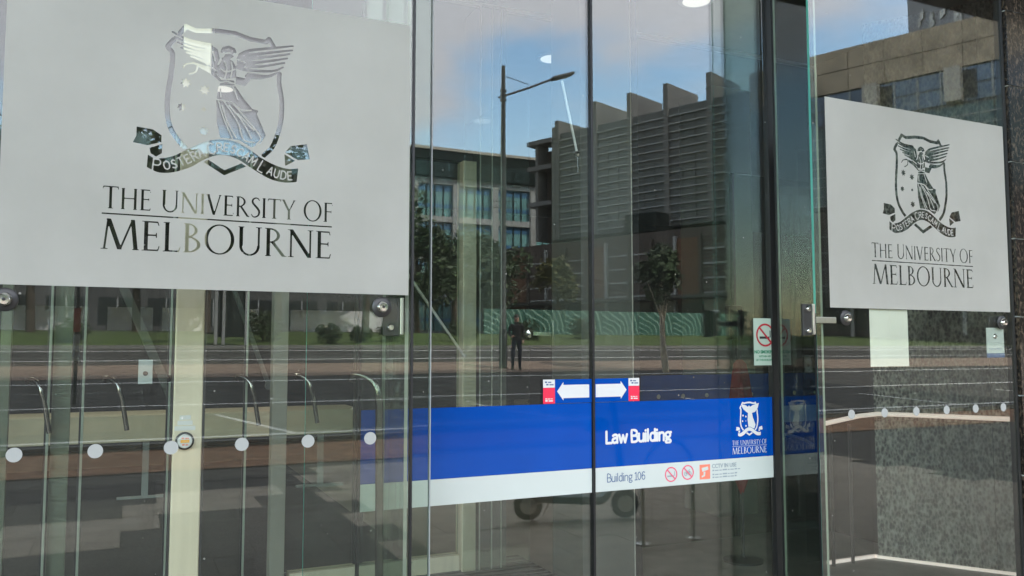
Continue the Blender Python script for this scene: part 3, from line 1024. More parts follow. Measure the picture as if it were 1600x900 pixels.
# ------------------------------------------------------------------ glass panes of the front
def pane(name, label, x0, x1, z1=3.58, ymid=YF, gm='pane', th=0.012, group=None):
    t = thing(name, label, 'glass pane', ((x0 + x1) / 2, ymid, 0), group=group)
    h = (x1 - x0) / 2
    MB().box(-h, h, 0, th, 0.01, z1, mis=[1, 1, 0, 0, 1, 1]).obj('glass', [M[gm], M['edge']], t)
    return t


def button(parent, x, z, y=-0.001):
    f = MB().lathe([(0.032, 0), (0.032, -0.006), (0.026, -0.010), (0.0, -0.0101)], (x, y, z), 'Y', 24).obj('fixing_disc', M['dark_metal'], parent, smooth=True)
    MB().lathe([(0.019, -0.010), (0.018, -0.020), (0.013, -0.026), (0.0, -0.0265)], (x, y, z), 'Y', 20).obj('bolt_cap', M['chrome'], f, smooth=True)
    MB().lathe([(0.005, -0.026), (0.004, -0.028), (0.0, -0.0281)], (x, y, z), 'Y', 8).obj('socket', M['black'], f)


def dots(parent, xs, z, y, r=0.0195):
    for x in xs:
        MB().lathe([(r, 0), (r, -0.0008), (0, -0.00081)], (x, y, z), 'Y', 28).obj('safety_dot', M['dot'], parent)


lp = pane('entrance_window', 'left fixed glass pane with a wide frosted crest panel', -0.42, 0.85)
fo = bpy.data.objects.new('frosted_film', film_me)
COL.objects.link(fo); fo.parent = lp
fo.location = (0.256 - 0.215, -0.0008, 1.668)
cx = 0.215
dots(lp, [-0.26 - cx + 0.1944 * k for k in range(6)], 1.212, -0.0005)
button(lp, -0.296 - cx, 1.627)
button(lp, 0.744 - cx, 1.627)
bx('edge_seal', 0.628, 0.6355, -0.004, 0.016, 0.01, 3.58, M['black'], lp)
bx('edge_seal', -0.64, -0.6352, -0.004, 0.016, 0.01, 3.58, M['black'], lp)

rp_ = pane('entrance_window', 'right fixed glass pane with a frosted crest panel beside black granite', 2.597, 3.852)
fo2 = bpy.data.objects.new('frosted_film', film_me)
COL.objects.link(fo2); fo2.parent = rp_
cx2 = (2.597 + 3.852) / 2
fo2.location = (3.253 - cx2, -0.0008, 1.665)
dots(rp_, [3.752 - cx2 - 0.1944 * k for k in range(6)], 1.217, -0.0005)
button(rp_, 2.759 - cx2, 1.622)
button(rp_, 3.759 - cx2, 1.616)
bx('edge_seal', -0.6282, -0.6278, 0.0005, 0.0115, 0.01, 1.64, M['black'], rp_)
bx('edge_seal', 0.618, 0.634, -0.003, 0.02, 0.01, 3.58, M['dark_metal'], rp_)
lp.rotation_euler.z = R(-0.10); rp_.rotation_euler.z = R(0.12)
pane('entrance_window', 'plain glass pane continuing the front beyond the left crest panel', -1.70, -0.43)

# clamp plates that tie the panes to the glass fins
def clamp(name, label, x, z, y, w=0.05, h=0.13, bolts=((0, 0.045), (0, -0.045)), arm=None):
    t = thing(name, label, 'fitting', (x, y, z))
    bx('plate', -w / 2, w / 2, -0.006, 0.006, -h / 2, h / 2, M['dark_metal'], t, bevel=0.002)
    for bx_, bz_ in bolts:
        MB().lathe([(0.013, -0.006), (0.012, -0.016), (0.008, -0.02), (0, -0.0201)], (bx_, 0, bz_), 'Y', 16).obj('bolt', M['chrome'], t, smooth=True)
    bx('flange', w / 2, w / 2 + 0.012, -0.012, 0.05, -h / 2 + 0.004, h / 2, M['steel'], t, bevel=0.002)
    if arm:
        MB().obox((w / 2 + 0.012, 0.01, 0.0), (arm, 0.01, 0.0), 0.014, 0.026).obj('arm', M['steel'], t, bevel=0.003)
    return t


clamp('clamp_plate', 'dark clamp plate with two bolts at the green glass edge', 2.545, 1.612, 2.60, arm=0.17)
clamp('clamp_plate', 'dark clamp plate hanging below the corner of the wide frosted panel', 0.785, 1.598, 2.628, 0.055, 0.125, ((-0.005, -0.035),))
clamp('clamp_plate', 'dark clamp plate under the frosted panel by the black granite', 3.742, 1.585, 2.628, 0.075, 0.125, ((-0.01, -0.035),))

# fins: glass set square to the front
def fin(label, x, y0, y1, z1=3.58, gm='fin_glass'):
    t = thing('glass_fin', label, 'glass fin', (x, y0, 0))
    MB().box(-0.006, 0.006, 0, y1 - y0, 0.01, z1, mis=[1, 1, 1, 1, 0, 0]).obj('glass', [M[gm], M['edge_pale']], t)
    return t


fr_ = fin('glass fin between the blue-banded door and the right frosted pane', 2.655, 2.625, 2.868)
bx('edge_seal', -0.008, 0.008, 0.2435, 0.255, 0.01, 3.58, M['black'], fr_)
fin('glass fin set square behind the wide frosted panel', 0.842, 2.64, 2.905, gm='inner_glass')
side = pane('side_sheet', 'narrow inner glass sheet whose pale edge stands beside the wide frosted panel', 0.54, 0.966, ymid=2.76, gm='inner_glass', th=0.010)
bx('edge_strip', 0.2125, 0.2165, -0.003, 0.013, 0.01, 3.58, M['frame_l'], side)

# ------------------------------------------------------------------ sliding doors with the blue sign band
def leaf(label, x0, x1, seal_left, seal_right, y=YD):
    t = thing('sliding_door', label, 'sliding door', ((x0 + x1) / 2, y, 0))
    h = (x1 - x0) / 2
    MB().box(-h, h, 0, 0.010, 0.02, 3.3, mis=[1, 1, 0, 0, 1, 1]).obj('glass', [M['door_glass'], M['edge']], t)
    if seal_left: bx('edge_seal', -h - 0.001, -h + seal_left, -0.006, 0.016, 0.02, 3.3, M['black'], t)
    if seal_right: bx('stile', h - seal_right, h + 0.001, -0.012, 0.02, 0.02, 3.3, M['black'], t)
    bx('bottom_rail', -h + 0.012, h - 0.036, 0.0108, 0.03, 0.02, 0.06, M['dark_metal'], t)
    bx('blue_band', -h + 0.0015, h - 0.0015 - (seal_right or 0), -0.0018, -0.0008, 1.0165, 1.276, M['blue'], t)
    bx('white_band', -h + 0.0015, h - 0.0015 - (seal_right or 0), -0.0018, -0.0008, 0.921, 1.0160, M['sign_white'], t)
    return t


dl = leaf('left sliding glass door with a plain blue and white band and pull handle', 0.756, 1.7095, 0.008, 0.002)
drr = leaf('right sliding glass door with the blue building sign', 1.712, 2.672, 0.0085, 0.030)
YS = -0.0024
c2 = (1.712 + 2.672) / 2
sans_obj('lettering', 'Law Building', 1.775 - c2, 2.087 - c2, 1.112, 0.046, 0.0052, YS, M['white'], drr)
sans_obj('lettering', 'Building 106', 1.778 - c2, 1.958 - c2, 0.957, 0.031, 0.0017, YS, M['ink'], drr)
lo = bpy.data.objects.new('crest_print', logo_me)
COL.objects.link(lo); lo.parent = drr
lo.location = (2.508 - c2, YS, 0.998)
lo.scale = (0.296, 1, 0.328)
text_obj('lettering', 'CCTV IN USE', 2.300 - c2, 0.981, YS, 0.0245, M['ink_grey'], drr, 0.0006, 0.92)


def fine_print(parent, x0, x1, z, y, h, m):
    """a line of print too small to read in the photograph: short word-length strokes"""
    mb = MB(); x = x0; k = 0
    while x < x1 - h:
        w = min(h * (1.6, 3.2, 2.2, 4.0)[k % 4], x1 - x)
        mb.box(x, x + w, y - 0.0003, y, z, z + h * (0.75 if k % 3 else 1.0)); x += w + h * 0.7; k += 1
    mb.obj('fine_print', m, parent)


def ban(parent, x, z, r, y, ringm, kind, sx=1.0):
    k = MB().ring((x, z), r * 0.84, r, y - 0.0004, y).obj('prohibition_ring', ringm, parent)
    mb = MB()
    if kind == 'cig':
        mb.box(x - r * .62, x + r * .25, y - .0003, y + .0001, z - r * .32, z - r * .12)
        mb.box(x + r * .32, x + r * .45, y - .0003, y + .0001, z - r * .32, z - r * .12)
        mb.box(x + r * .5, x + r * .6, y - .0003, y + .0001, z - r * .2, z + r * .4)
    else:
        for q in (-0.34, 0.34):
            mb.ring((x + q * r, z - 0.15 * r), r * 0.19, r * 0.28, y - .0003, y + .0001, 16)
        for a, b in (((-.34, -.15), (-.1, .2)), ((-.1, .2), (.25, .2)), ((.25, .2), (.34, -.15)), ((-.34, -.15), (.05, -.15)), ((.05, -.15), (.25, .2)), ((.2, .35), (.35, .35))):
            mb.obox((x + a[0] * r, y, z + a[1] * r), (x + b[0] * r, y, z + b[1] * r), 0.0005, r * 0.1, up=(0, 0, 1)) if abs(a[0] - b[0]) > 1e-6 else None
    mb.obj('pictogram', M['ink_grey'] if ringm == M['red_ring'] else M['ink_black'], k)
    d = r * 0.66
    MB().poly([(x - d - r * .06, z + d - r * .06), (x - d + r * .06, z + d + r * .06), (x + d + r * .06, z - d + r * .06), (x + d - r * .06, z - d - r * .06)][::-1], y - 0.0007, y - 0.0004).obj('slash', ringm, k)


for z_, e_ in ((0.968, 2.452), (0.951, 2.444), (0.939, 2.432)):
    fine_print(drr, 2.302 - c2, e_ - c2, z_, YS, 0.006, M['ink_grey'])
ban(drr, 2.088 - c2, 0.968, 0.031, YS, M['red_ring'], 'cig')
ban(drr, 2.173 - c2, 0.971, 0.031, YS, M['red_ring'], 'bike')
k = MB().box(2.235 - c2, 2.290 - c2, YS, YS + 0.0005, 0.937, 0.999).obj('camera_notice', M['coral'], drr)
mb = MB()
mb.poly([(2.245 - c2, .985), (2.278 - c2, .990), (2.281 - c2, .977), (2.249 - c2, .969)][::-1], YS - .0005, YS - .0001)
mb.poly([(2.255 - c2, .968), (2.265 - c2, .969), (2.262 - c2, .950), (2.245 - c2, .945), (2.245 - c2, .952), (2.255 - c2, .955)][::-1], YS - .0005, YS - .0001)
mb.obj('camera_pictogram', M['sign_white'], k)

# pull handle on the left leaf
def pull(parent, x, z_top, z_bot, y=0.0, r=0.014, reach=0.075, lean=0.03):
    k = reach * 1.1
    p = [(x - 0.9 * k, y + 0.002, z_top - 0.30 * k)]
    for a in range(0, 91, 10):
        p.append((x - 0.85 * k + 0.85 * k * math.sin(R(a)), y - reach * (0.15 + 0.85 * math.sin(R(a))), z_top - 0.85 * k * (1 - math.cos(R(a)))))
    p += [(x + lean * .15, y - reach, z_top - 1.3 * k), (x + lean * .5, y - reach, z_bot)]
    return MB().tube(p, r, 12).obj('pull_handle', M['handle'], parent, smooth=True)


pull(dl, 0.805 - (0.756 + 1.7095) / 2, 1.405, 0.25, -0.004, 0.014)

# arrow sticker pair on the doors
def arrow_sticker(label, x0, x1, sgn):
    t = thing('arrow_sticker', label, 'sticker', ((x0 + x1) / 2, YD - 0.0026, 1.278))
    w = (x1 - x0) / 2
    hgt = 0.094
    bx('backing', -w, w, 0, 0.0006, 0.0, hgt, M['blue'], t)
    xe = -w if sgn < 0 else w                              # outer end carries the red and white block
    xi = xe - sgn * 0.052
    a, b = sorted((xe, xi))
    bx('red_block', a, b, -0.0006, -0.0001, 0.0, hgt * 0.66, M['red_print'], t)
    wb = bx('white_block', a, b, -0.0006, -0.0001, hgt * 0.665, hgt, M['white'], t)
    fine_print(t, a + 0.008, a + 0.036, hgt * 0.86, -0.0008, 0.006, M['ink'])
    fine_print(t, a + 0.014, a + 0.046, hgt * 0.76, -0.0008, 0.006, M['ink'])
    fine_print(t, a + 0.010, a + 0.042, hgt * 0.18, -0.0008, 0.004, M['white'])
    fine_print(t, a + 0.010, a + 0.044, hgt * 0.09, -0.0008, 0.006, M['white'])
    tip, tail = xi - sgn * 0.010, -sgn * w + sgn * 0.012
    hd = tip - sgn * 0.028
    pts = [(tip, 0.047), (hd, 0.083), (hd, 0.072), (tail, 0.072), (tail, 0.020), (hd, 0.020), (hd, 0.011)]
    if sgn < 0:
        pts = pts[::-1]
    MB().poly(pts, -0.0006, -0.0001).obj('arrow', M['white'], t)


arrow_sticker('blue sticker with white arrow pointing left above the plain blue band', 1.488, 1.7075, -1)
arrow_sticker('blue sticker with white arrow pointing right above the building sign', 1.714, 1.934, 1)

# no smoking notice
t = thing('no_smoking_notice', 'pale green no smoking notice at the edge of the right sliding door', 'notice', (2.604, YD - 0.003, 1.523))
bx('sheet', -0.062, 0.062, 0, 0.0006, -0.105, 0.105, M['sticker_green'], t)
ban(t, 0.004, 0.030, 0.052, -0.0002, M['red_sign'], 'cig')
text_obj('lettering', 'NO SMOKING', 0, -0.052, -0.0004, 0.0205, M['ink_green'], t, 0.0006, 0.92, 'CENTER')
text_obj('lettering', 'WITHIN 4M', 0, -0.070, -0.0004, 0.0145, M['ink_green'], t, 0, 0.9, 'CENTER')
text_obj('lettering', 'OF THIS BUILDING', 0, -0.086, -0.0004, 0.0145, M['ink_green'], t, 0, 0.85, 'CENTER')

# papers
pn = tag(bx('paper_notice', 2.917, 3.150, 2.6130, 2.6136, 1.415, 1.664, M['paper']), 'blank cream paper sheet taped under the frosted panel near the handrail', 'notice')
t = thing('small_notice', 'small white notice with blue footer behind a clamp plate by black granite', 'notice', (3.735, 2.6135, 1.50))
bx('sheet', -0.065, 0.06, 0, 0.0006, -0.03, 0.09, M['sign_white'], t)
bx('footer', -0.065, 0.06, 0, 0.0006, -0.05, -0.0301, M['ink'], t)
fine_print(t, -0.05, 0.04, -0.012, -0.0003, 0.006, M['ink_grey'])

# ------------------------------------------------------------------ things inside the entrance
t = thing('button_post', 'pale square steel post with a round push button behind the wide frosted panel', 'post', (0.201, 3.05, 0))
bx('post', -0.047, 0.047, 0, 0.09, 0, 3.88, M['post'], t, bevel=0.004)
bx('side_trim', 0.0475, 0.055, 0.002, 0.08, 0, 3.88, M['dark_metal'], t)
bx('side_trim', -0.053, -0.0475, 0.002, 0.08, 0, 3.88, M['dark_metal'], t)
pbz = 1.5 - 0.317
b_ = MB().lathe([(0.030, 0), (0.030, -0.012), (0.026, -0.014), (0, -0.0141)], (-0.008, 0, pbz), 'Y', 24).obj('button_housing', M['black'], t, smooth=True)
MB().lathe([(0.024, -0.014), (0.022, -0.019), (0, -0.0195)], (-0.008, 0, pbz), 'Y', 24).obj('push_button', M['white'], b_, smooth=True)
bx('print', -0.022, 0.006, -0.0204, -0.0199, pbz - 0.005, pbz + 0.005, M['yellow'], b_)
fine_print(b_, -0.019, 0.004, pbz + 0.008, -0.0199, 0.005, M['coral'])
fine_print(b_, -0.017, 0.002, pbz - 0.014, -0.0199, 0.005, M['coral'])
for (w, z) in ((0.036, 0.078), (0.048, 0.060), (0.066, 0.042)):
    bx('label_strip', -0.008 - w / 2, -0.008 + w / 2, -0.0008, -0.0001, pbz + z - 0.0075, pbz + z + 0.0075, M['white'], t)

# inner glass screen with its posts
sc = thing('inner_screen', 'inner glass screen with pale posts and dark header behind the left door', 'glass screen', (0, YI, 0))
bx('header', -4.0, 2.15, 0.0, 0.10, 2.775, 2.84, M['black'], sc)
bx('kick_rail', 0.95, 2.06, -0.004, 0.09, 0.0, 0.12, M['post'], sc)
bx('kick_rail', -4.0, 0.82, -0.004, 0.09, 0.0, 0.08, M['dark_metal'], sc)
bx('post', 2.068, 2.165, -0.03, 0.09, 0, 2.775, M['post'], sc, bevel=0.003)
bx('post', 0.826, 0.915, -0.02, 0.08, 0, 2.775, M['mullion'], sc, bevel=0.003)
for (x0, x1) in ((-1.2, -0.38), (-0.37, -0.207), (-0.203, 0.243), (0.247, 0.676), (0.92, 2.06)):
    MB().box(x0, x1, 0.03, 0.042, 0.121, 2.774, mis=[1, 1, 0, 0, 1, 1]).obj('glass_sheet', [M['inner_glass'], M['edge_pale']], sc)
for x in (-0.375, -0.205, 0.245, 0.678):
    bx('sheet_edge', x - 0.006, x + 0.006, 0.02, 0.05, 0.121, 2.774, M['edge_pale'], sc)
    bx('gasket', x - 0.016, x - 0.0065, 0.022, 0.048, 0.121, 2.774, M['black'], sc)
for x in (-0.405, -0.02, 0.32, 0.70, 1.05):
    pull(sc, x, 1.325, 1.03, 0.03, 0.013, 0.08, 0.09)
t = thing('switch_plate', 'small white square plate with dark keyhole on the inner screen', 'switch plate', (0.113, YI + 0.022, 1.356))
bx('plate', -0.038, 0.038, 0, 0.006, -0.07, 0.07, M['sign_white'], t, bevel=0.002)
MB().lathe([(0.014, 0), (0.012, -0.006), (0, -0.0061)], (0, -0.0002, -0.01), 'Y', 14).obj('knob', M['dark_metal'], t)

for (x0, x1, mm) in ((-0.362, -0.27, 'mullion'), (-0.62, -0.57, 'mullion'), (0.40, 0.43, 'mullion'), (1.36, 1.42, 'dark_metal'), (1.62, 1.66, 'dark_metal')):
    bx('mullion', x0, x1, 0.06, 0.12, 0.121, 2.774, M[mm], sc)
cp = thing('corner_post', 'grey boxed corner post right of the inner screen', 'post', (2.28, YI - 0.05, 0))
bx('post', -0.095, 0.10, 0, 0.30, 0, 3.89, M['grey_wall'], cp)
for x in (-0.098, -0.01, 0.06):
    bx('edge_trim', x - 0.004, x + 0.004, -0.006, -0.0005, 0, 3.89, M['rail'], cp)
cl = thing('lobby_column', 'plain grey rectangular column behind the right sliding door', 'column', (2.62, 4.6, 0))
bx('column', 0, 0.385, 0, 0.4, 0, 3.89, M['grey_wall'], cl)
bx('edge_trim', 0.380, 0.387, -0.004, -0.0005, 0, 3.89, M['rail'], cl)
bx('dark_strip', 0.392, 0.44, 0.0, 0.05, 0, 3.89, M['black'], cl)
tag(bx('lobby_pier', 4.80, 5.24, 6.0, 6.5, 0, 3.89, M['green_wall']), 'broad green-grey pier beyond the inner sliding doors', 'column')
# inner sliding doors repeat the sign
for (x0, x1, lab) in ((3.30, 4.40, 'inner sliding glass door with blue and white band next to the grey column'), (4.415, 5.72, 'inner sliding glass door with blue and white band next to the speckled granite')):
    t = thing('inner_sliding_door', lab, 'sliding door', ((x0 + x1) / 2, YI, 0))
    h = (x1 - x0) / 2
    MB().box(-h, h, 0, 0.010, 0.02, 2.9, mis=[1, 1, 0, 0, 1, 1]).obj('glass', [M['inner_glass'], M['edge_pale']], t)
    bx('stile', -h - 0.02, -h, -0.01, 0.03, 0.02, 2.9, M['black'], t)
    bx('blue_band', -h, h, -0.002, -0.0008, 1.022, 1.285, M['blue_in'], t)
    bx('white_band', -h, h, -0.002, -0.0008, 0.888, 1.0215, M['sign_white'], t)
    dots(t, [-h + 0.14 + 0.225 * q for q in range(int(2 * h / 0.225))], 1.125, -0.0025, 0.017)
t = thing('control_box', 'black upright control box with two bolts above the inner blue band', 'control box', (4.35, YI - 0.09, 1.69))
bx('box', -0.062, 0.062, 0, 0.07, -0.135, 0.135, M['black'], t, bevel=0.006)
for z in (0.085, -0.085):
    MB().lathe([(0.016, 0), (0.014, -0.008), (0, -0.0081)], (0.02, -0.0002, z), 'Y', 14).obj('bolt', M['chrome'], t, smooth=True)
# red cloth hanging on its stand
t = thing('rolled_banner', 'red cloth banner gathered on a dark stand behind the right door', 'banner', (3.98, 4.72, 0))
pr = [(0.010, 0.46), (0.045, 0.56), (0.075, 0.75), (0.085, 0.95), (0.08, 1.15), (0.06, 1.30), (0.045, 1.38), (0.02, 1.41)]
mb = MB(); n = 18
for r, h in pr:
    for q in range(n):
        a = 2 * math.pi * q / n
        rr = r * (1 + 0.22 * math.sin(5 * a + h * 4))
        mb.v.append((rr * math.cos(a), rr * 0.7 * math.sin(a), h))
for i in range(len(pr) - 1):
    for q in range(n):
        mb.f.append((i * n + q, i * n + (q + 1) % n, (i + 1) * n + (q + 1) % n, (i + 1) * n + q)); mb.mi.append(0)
mb.obj('cloth', M['red_cloth'], t, smooth=True)
MB().tube([(0, 0, 0.02), (0, 0, 1.72)], 0.012, 8).obj('pole', M['dark_metal'], t)
MB().lathe([(0.14, 0), (0.14, 0.012), (0.02, 0.03), (0, 0.0301)], (0, 0, 0.001), 'Z', 24).obj('base', M['dark_metal'], t, smooth=True)
# long pale desk on T legs
t = thing('pale_desk', 'long pale desk with deep front panel on T shaped legs', 'desk', (0.2, 9.0, 0))
bx('front_panel', -3.2, 2.15, 0, 0.025, 0.575, 0.83, M['beige'], t)
bx('desk_top', -3.2, 2.15, 0.0255, 0.7, 0.80, 0.83, M['beige'], t)
for x in (-2.0, 0.02, 1.75):
    l_ = bx('leg', x - 0.03, x + 0.03, 0.10, 0.15, 0.03, 0.575, M['frame_l'], t)
    bx('foot', x - 0.25, x + 0.25, 0.09, 0.16, 0.0, 0.028, M['frame_l'], l_)
# braces and rods
def rod(name, label, p0, p1, w, h, m):
    p0, p1 = Vector(p0), Vector(p1)
    t = thing(name, label, 'brace', tuple(p0))
    MB().obox((0, 0, 0), tuple(p1 - p0), w, h, up=(0, 1, 0)).obj('bar', m, t)
    MB().lathe([(h * .8, -0.02), (h * .8, 0.02), (0, 0.0201)], (0, 0, 0), 'Y', 12).obj('end_plate', m, t)
    MB().lathe([(h * .8, -0.02), (h * .8, 0.02), (0, 0.0201)], tuple(p1 - p0), 'Y', 12).obj('end_plate', m, t)


rod('diagonal_brace', 'broad pale diagonal brace behind the inner screen', (-0.42, 6.6, 2.86), (0.42, 6.6, 0.9), 0.06, 0.10, M['grey_wall'])
rod('diagonal_brace', 'thin diagonal brace beside the square button post', (0.55, 6.2, 2.3), (0.95, 6.2, 1.22), 0.03, 0.035, M['grey_wall'])
rod('tension_rod', 'slim pale tension rod sloping down to the cream inner post', (1.60, 5.05, 1.98), (2.06, 5.2, 1.44), 0.014, 0.014, M['rail'])
t = thing('hanging_rod', 'thin white rod slanting down to a steel knob inside the right door', 'rod', (1.765, 3.3, 2.30))
MB().tube([(0.02, 0.0, 0.42), (0.095, 0.0, 0.10)], 0.0055, 8).obj('rod', M['white'], t)
MB().lathe([(0.0, -0.014), (0.010, -0.010), (0.014, 0), (0.010, 0.010), (0, 0.014)], (0.098, 0, 0.085), 'Z', 12).obj('knob', M['chrome'], t, smooth=True)
MB().tube([(0.098, 0.0, 0.075), (0.100, 0.0, 0.0)], 0.003, 6).obj('tail', M['chrome'], t)
t = thing('spider_fitting', 'small polished spider fitting on inner glass between the doors', 'fitting', (2.05, 4.2, 1.575))
MB().lathe([(0.0, -0.03), (0.022, -0.022), (0.028, 0), (0.02, 0.02), (0, 0.022)], (0, 0, 0), 'Y', 16).obj('boss', M['chrome'], t, smooth=True)
MB().obox((0.02, 0, 0), (0.14, 0, -0.002), 0.02, 0.024, up=(0, 0, 1)).obj('arm', M['chrome'], t, bevel=0.003)
MB().obox((0.155, 0, -0.075), (0.155, 0, 0.075), 0.012, 0.010, up=(0, 1, 0)).obj('cross_bar', M['chrome'], t)
tag(bx('inner_return', 2.055, 2.065, 4.215, 5.2, 0.01, 3.0, M['inner_glass']), 'clear glass sheet running back behind the spider fitting', 'glass sheet')
# mat
t = thing('entrance_mat', 'dark ribbed entrance mat on the lobby floor', 'mat', (2.05, 4.3, 0.002))
bx('mat_base', -0.55, 0.55, -0.9, 1.2, 0.0, 0.012, M['mat'], t)
for q in range(26):
    bx('rib', -0.54, 0.54, -0.89 + 0.08 * q, -0.85 + 0.08 * q, 0.0125, 0.018, M['grey_wall'], t)
t = thing('lobby_carpet', 'wide dark carpet on the floor behind the wide frosted panel', 'carpet', (-1.3, 2.96, 0.002))
bx('carpet', -3.2, 2.55, 0, 2.27, 0, 0.008, M['mat'], t)
bx('carpet_strip', -3.2, 3.2, 2.38, 8.6, 0, 0.008, M['mat'], t)
# ceiling strip and downlights
tag(bx('ceiling_trim', -5.9, 13.9, 5.22, 5.26, 3.875, 3.899, M['rail']), 'pale ceiling trim line above the inner doors', 'trim')
for (x, y, pw, lab) in ((3.52, 4.55, 0.8, 'round recessed downlight in the ceiling before the inner sliding doors'), (6.2, 4.65, 0.5, 'round recessed downlight in the ceiling above the speckled granite wall'),
                   (3.15, 6.0, 0.8, 'round recessed downlight in the ceiling past the inner doors'), (-0.8, 8.0, 40, 'added hidden downlight brightening the end of the pale desk'), (0.75, 8.0, 40, 'added hidden downlight brightening the middle of the pale desk')):  # the two over the desk are added behind the film to brighten it
    t = thing('downlight', lab, 'downlight', (x, y, 3.9), group='downlights in the lobby ceiling')
    MB().lathe([(0.125, 0.0), (0.125, -0.008), (0.10, -0.010), (0.0, -0.0101)], (0, 0, -0.0005), 'Z', 28).obj('rim', M['frame_l'], t, smooth=True)
    MB().lathe([(0.095, -0.0108), (0.095, -0.014), (0.0, -0.0141)], (0, 0, -0.0005), 'Z', 28).obj('lens', M['lamp'], t)
    ld = bpy.data.lights.new('downlight_lamp', 'SPOT')
    ld.energy = pw * 0.9; ld.spot_size = R(125); ld.spot_blend = 0.6; ld.shadow_soft_size = 0.09; ld.color = (1.0, 0.93, 0.82)
    lo_ = bpy.data.objects.new('downlight_lamp', ld); COL.objects.link(lo_); lo_.parent = t; lo_.location = (0, 0, -0.03)

# ------------------------------------------------------------------ across the street
# ---- long block with louvred end and sandstone end
bb = thing('louvred_block', 'long grey block with louvred bays, concrete fins and a sandstone parapet', 'building', (35.3, -60.46, gz(-61)), math.atan2(0.93, 0.368))
BH = gz(-61)
bx('wall', 0, 19.2, -16, 0, 9, 20.9 - BH, M['louvre_wall'], bb)
T = [0, 4.27, 8.0, 11.6, 15.6, 19.2]
for i in range(5):
    a, b = T[i] + 0.45, T[i + 1] - 0.02
    fz = (22.1 if i == 0 else 23.0) - BH
    bx('fin', T[i], T[i] + 0.45, -4.5, 0.25, 9, fz, M['fin'], bb)
    for r_ in range(14):
        z = 9.4 + 0.66 * r_
        if z < 18.5:
            lv = bx('louvre', a, b, 0.001, 0.16, z, z + 0.085, M['louvre'], bb)
    for q in (0.33, 0.66):
        xx = a + (b - a) * q
        bx('mullion', xx - 0.04, xx + 0.04, 0.001, 0.10, 9.2, 18.1, M['louvre_wall'], bb)
# framed end bay
for x in (-2.3, -0.25):
    bx('frame_post', x, x + 0.3, -1.2, 0.35, 9, 20.3 - BH + (0 if x < -1 else 1.2), M['fin'], bb)
bx('recess_wall', -2.0, -0.25, -3, -1.0, 9, 19.8 - BH, M['brown_clad'], bb)
for z in (12.2, 15.6, 18.0):
    bx('beam', -3.2, -0.2, -1.2, 0.55, z, z + 0.4, M['fin'], bb)
# sandstone end
X0 = 19.2
bx('core_wall', X0 + 0.01, 56, -16, -0.05, 9, 22.0 - BH, M['louvre_wall'], bb)
for i in range(15):
    for j in range(2):
        bx('stone_panel', X0 + 2.4 * i + 0.02, X0 + 2.4 * i + 2.38, -0.05, 0.12 + 0.02 * ((i * 3 + j) % 3), 16.95 + 1.5 * j + 0.02, 16.95 + 1.5 * j + 1.48, M['sand'], bb)
for i in range(25):
    for j in range(2):
        w = bx('window', X0 + 1.45 * i + 0.06, X0 + 1.45 * i + 1.39, -0.05, 0.02, 14.7 + 1.12 * j + 0.05, 14.7 + 1.12 * j + 1.05, M['win_blue'], bb)
    bx('window_frame', X0 + 1.45 * i - 0.05, X0 + 1.45 * i + 0.05, -0.05, 0.07, 14.7, 16.94, M['frame_l'], bb)
for x in (22.5, 27.6, 32.7, 37.8, 42.9):
    bx('pier', x - 0.1, x + 0.85, -0.05, 0.75, 14.7, 16.9, M['stone_pier'], bb)
    bx('pier_recess', x + 0.86, x + 1.6, -0.05, 0.10, 14.9, 16.7, M['black'], bb)
for j in range(8):
    for i in range(9):
        bx('glass_panel', X0 + 4 * i + 0.05, X0 + 4 * i + 3.95, -0.05, 0.03, 9.1 + 0.68 * j + 0.06, 9.1 + 0.68 * j + 0.66, M['win_green'], bb)
    bx('transom', X0, X0 + 36, -0.05, 0.09, 9.1 + 0.68 * j - 0.035, 9.1 + 0.68 * j + 0.035, M['frame_l'], bb)
# podium
bx('podium', -6, 56, -15, 2.2, -1, 9.0 - BH * 0.3, M['brown_clad'], bb)
for i in range(26):
    x = -6 + 2.2 * i
    bx('pilaster', x, x + 0.22, 2.2, 2.5, 0, 7.8, M['louvre'] if i % 3 == 0 else M['brown_clad'], bb)
    if i % 4 == 1:
        bx('cladding_panel', x + 0.24, x + 2.18, 2.2, 2.32, 2.6, 7.6, M['orange_clad'], bb)
    else:
        bx('shopfront_glass', x + 0.24, x + 2.18, 2.2, 2.28, 0.4, 2.8, M['dark_glass'], bb)
        for q in range(4):
            bx('batten', x + 0.3, x + 2.12, 2.2, 2.27, 3.3 + 1.1 * q, 3.42 + 1.1 * q, M['louvre'], bb)
bx('canopy', -6, 50, 2.5, 4.2, 2.9, 3.15, M['dark_metal'], bb)
bx('rooftop_plant', 9, 12, -1.0, 2.1, 8.5, 10.0, M['eave'], bb)

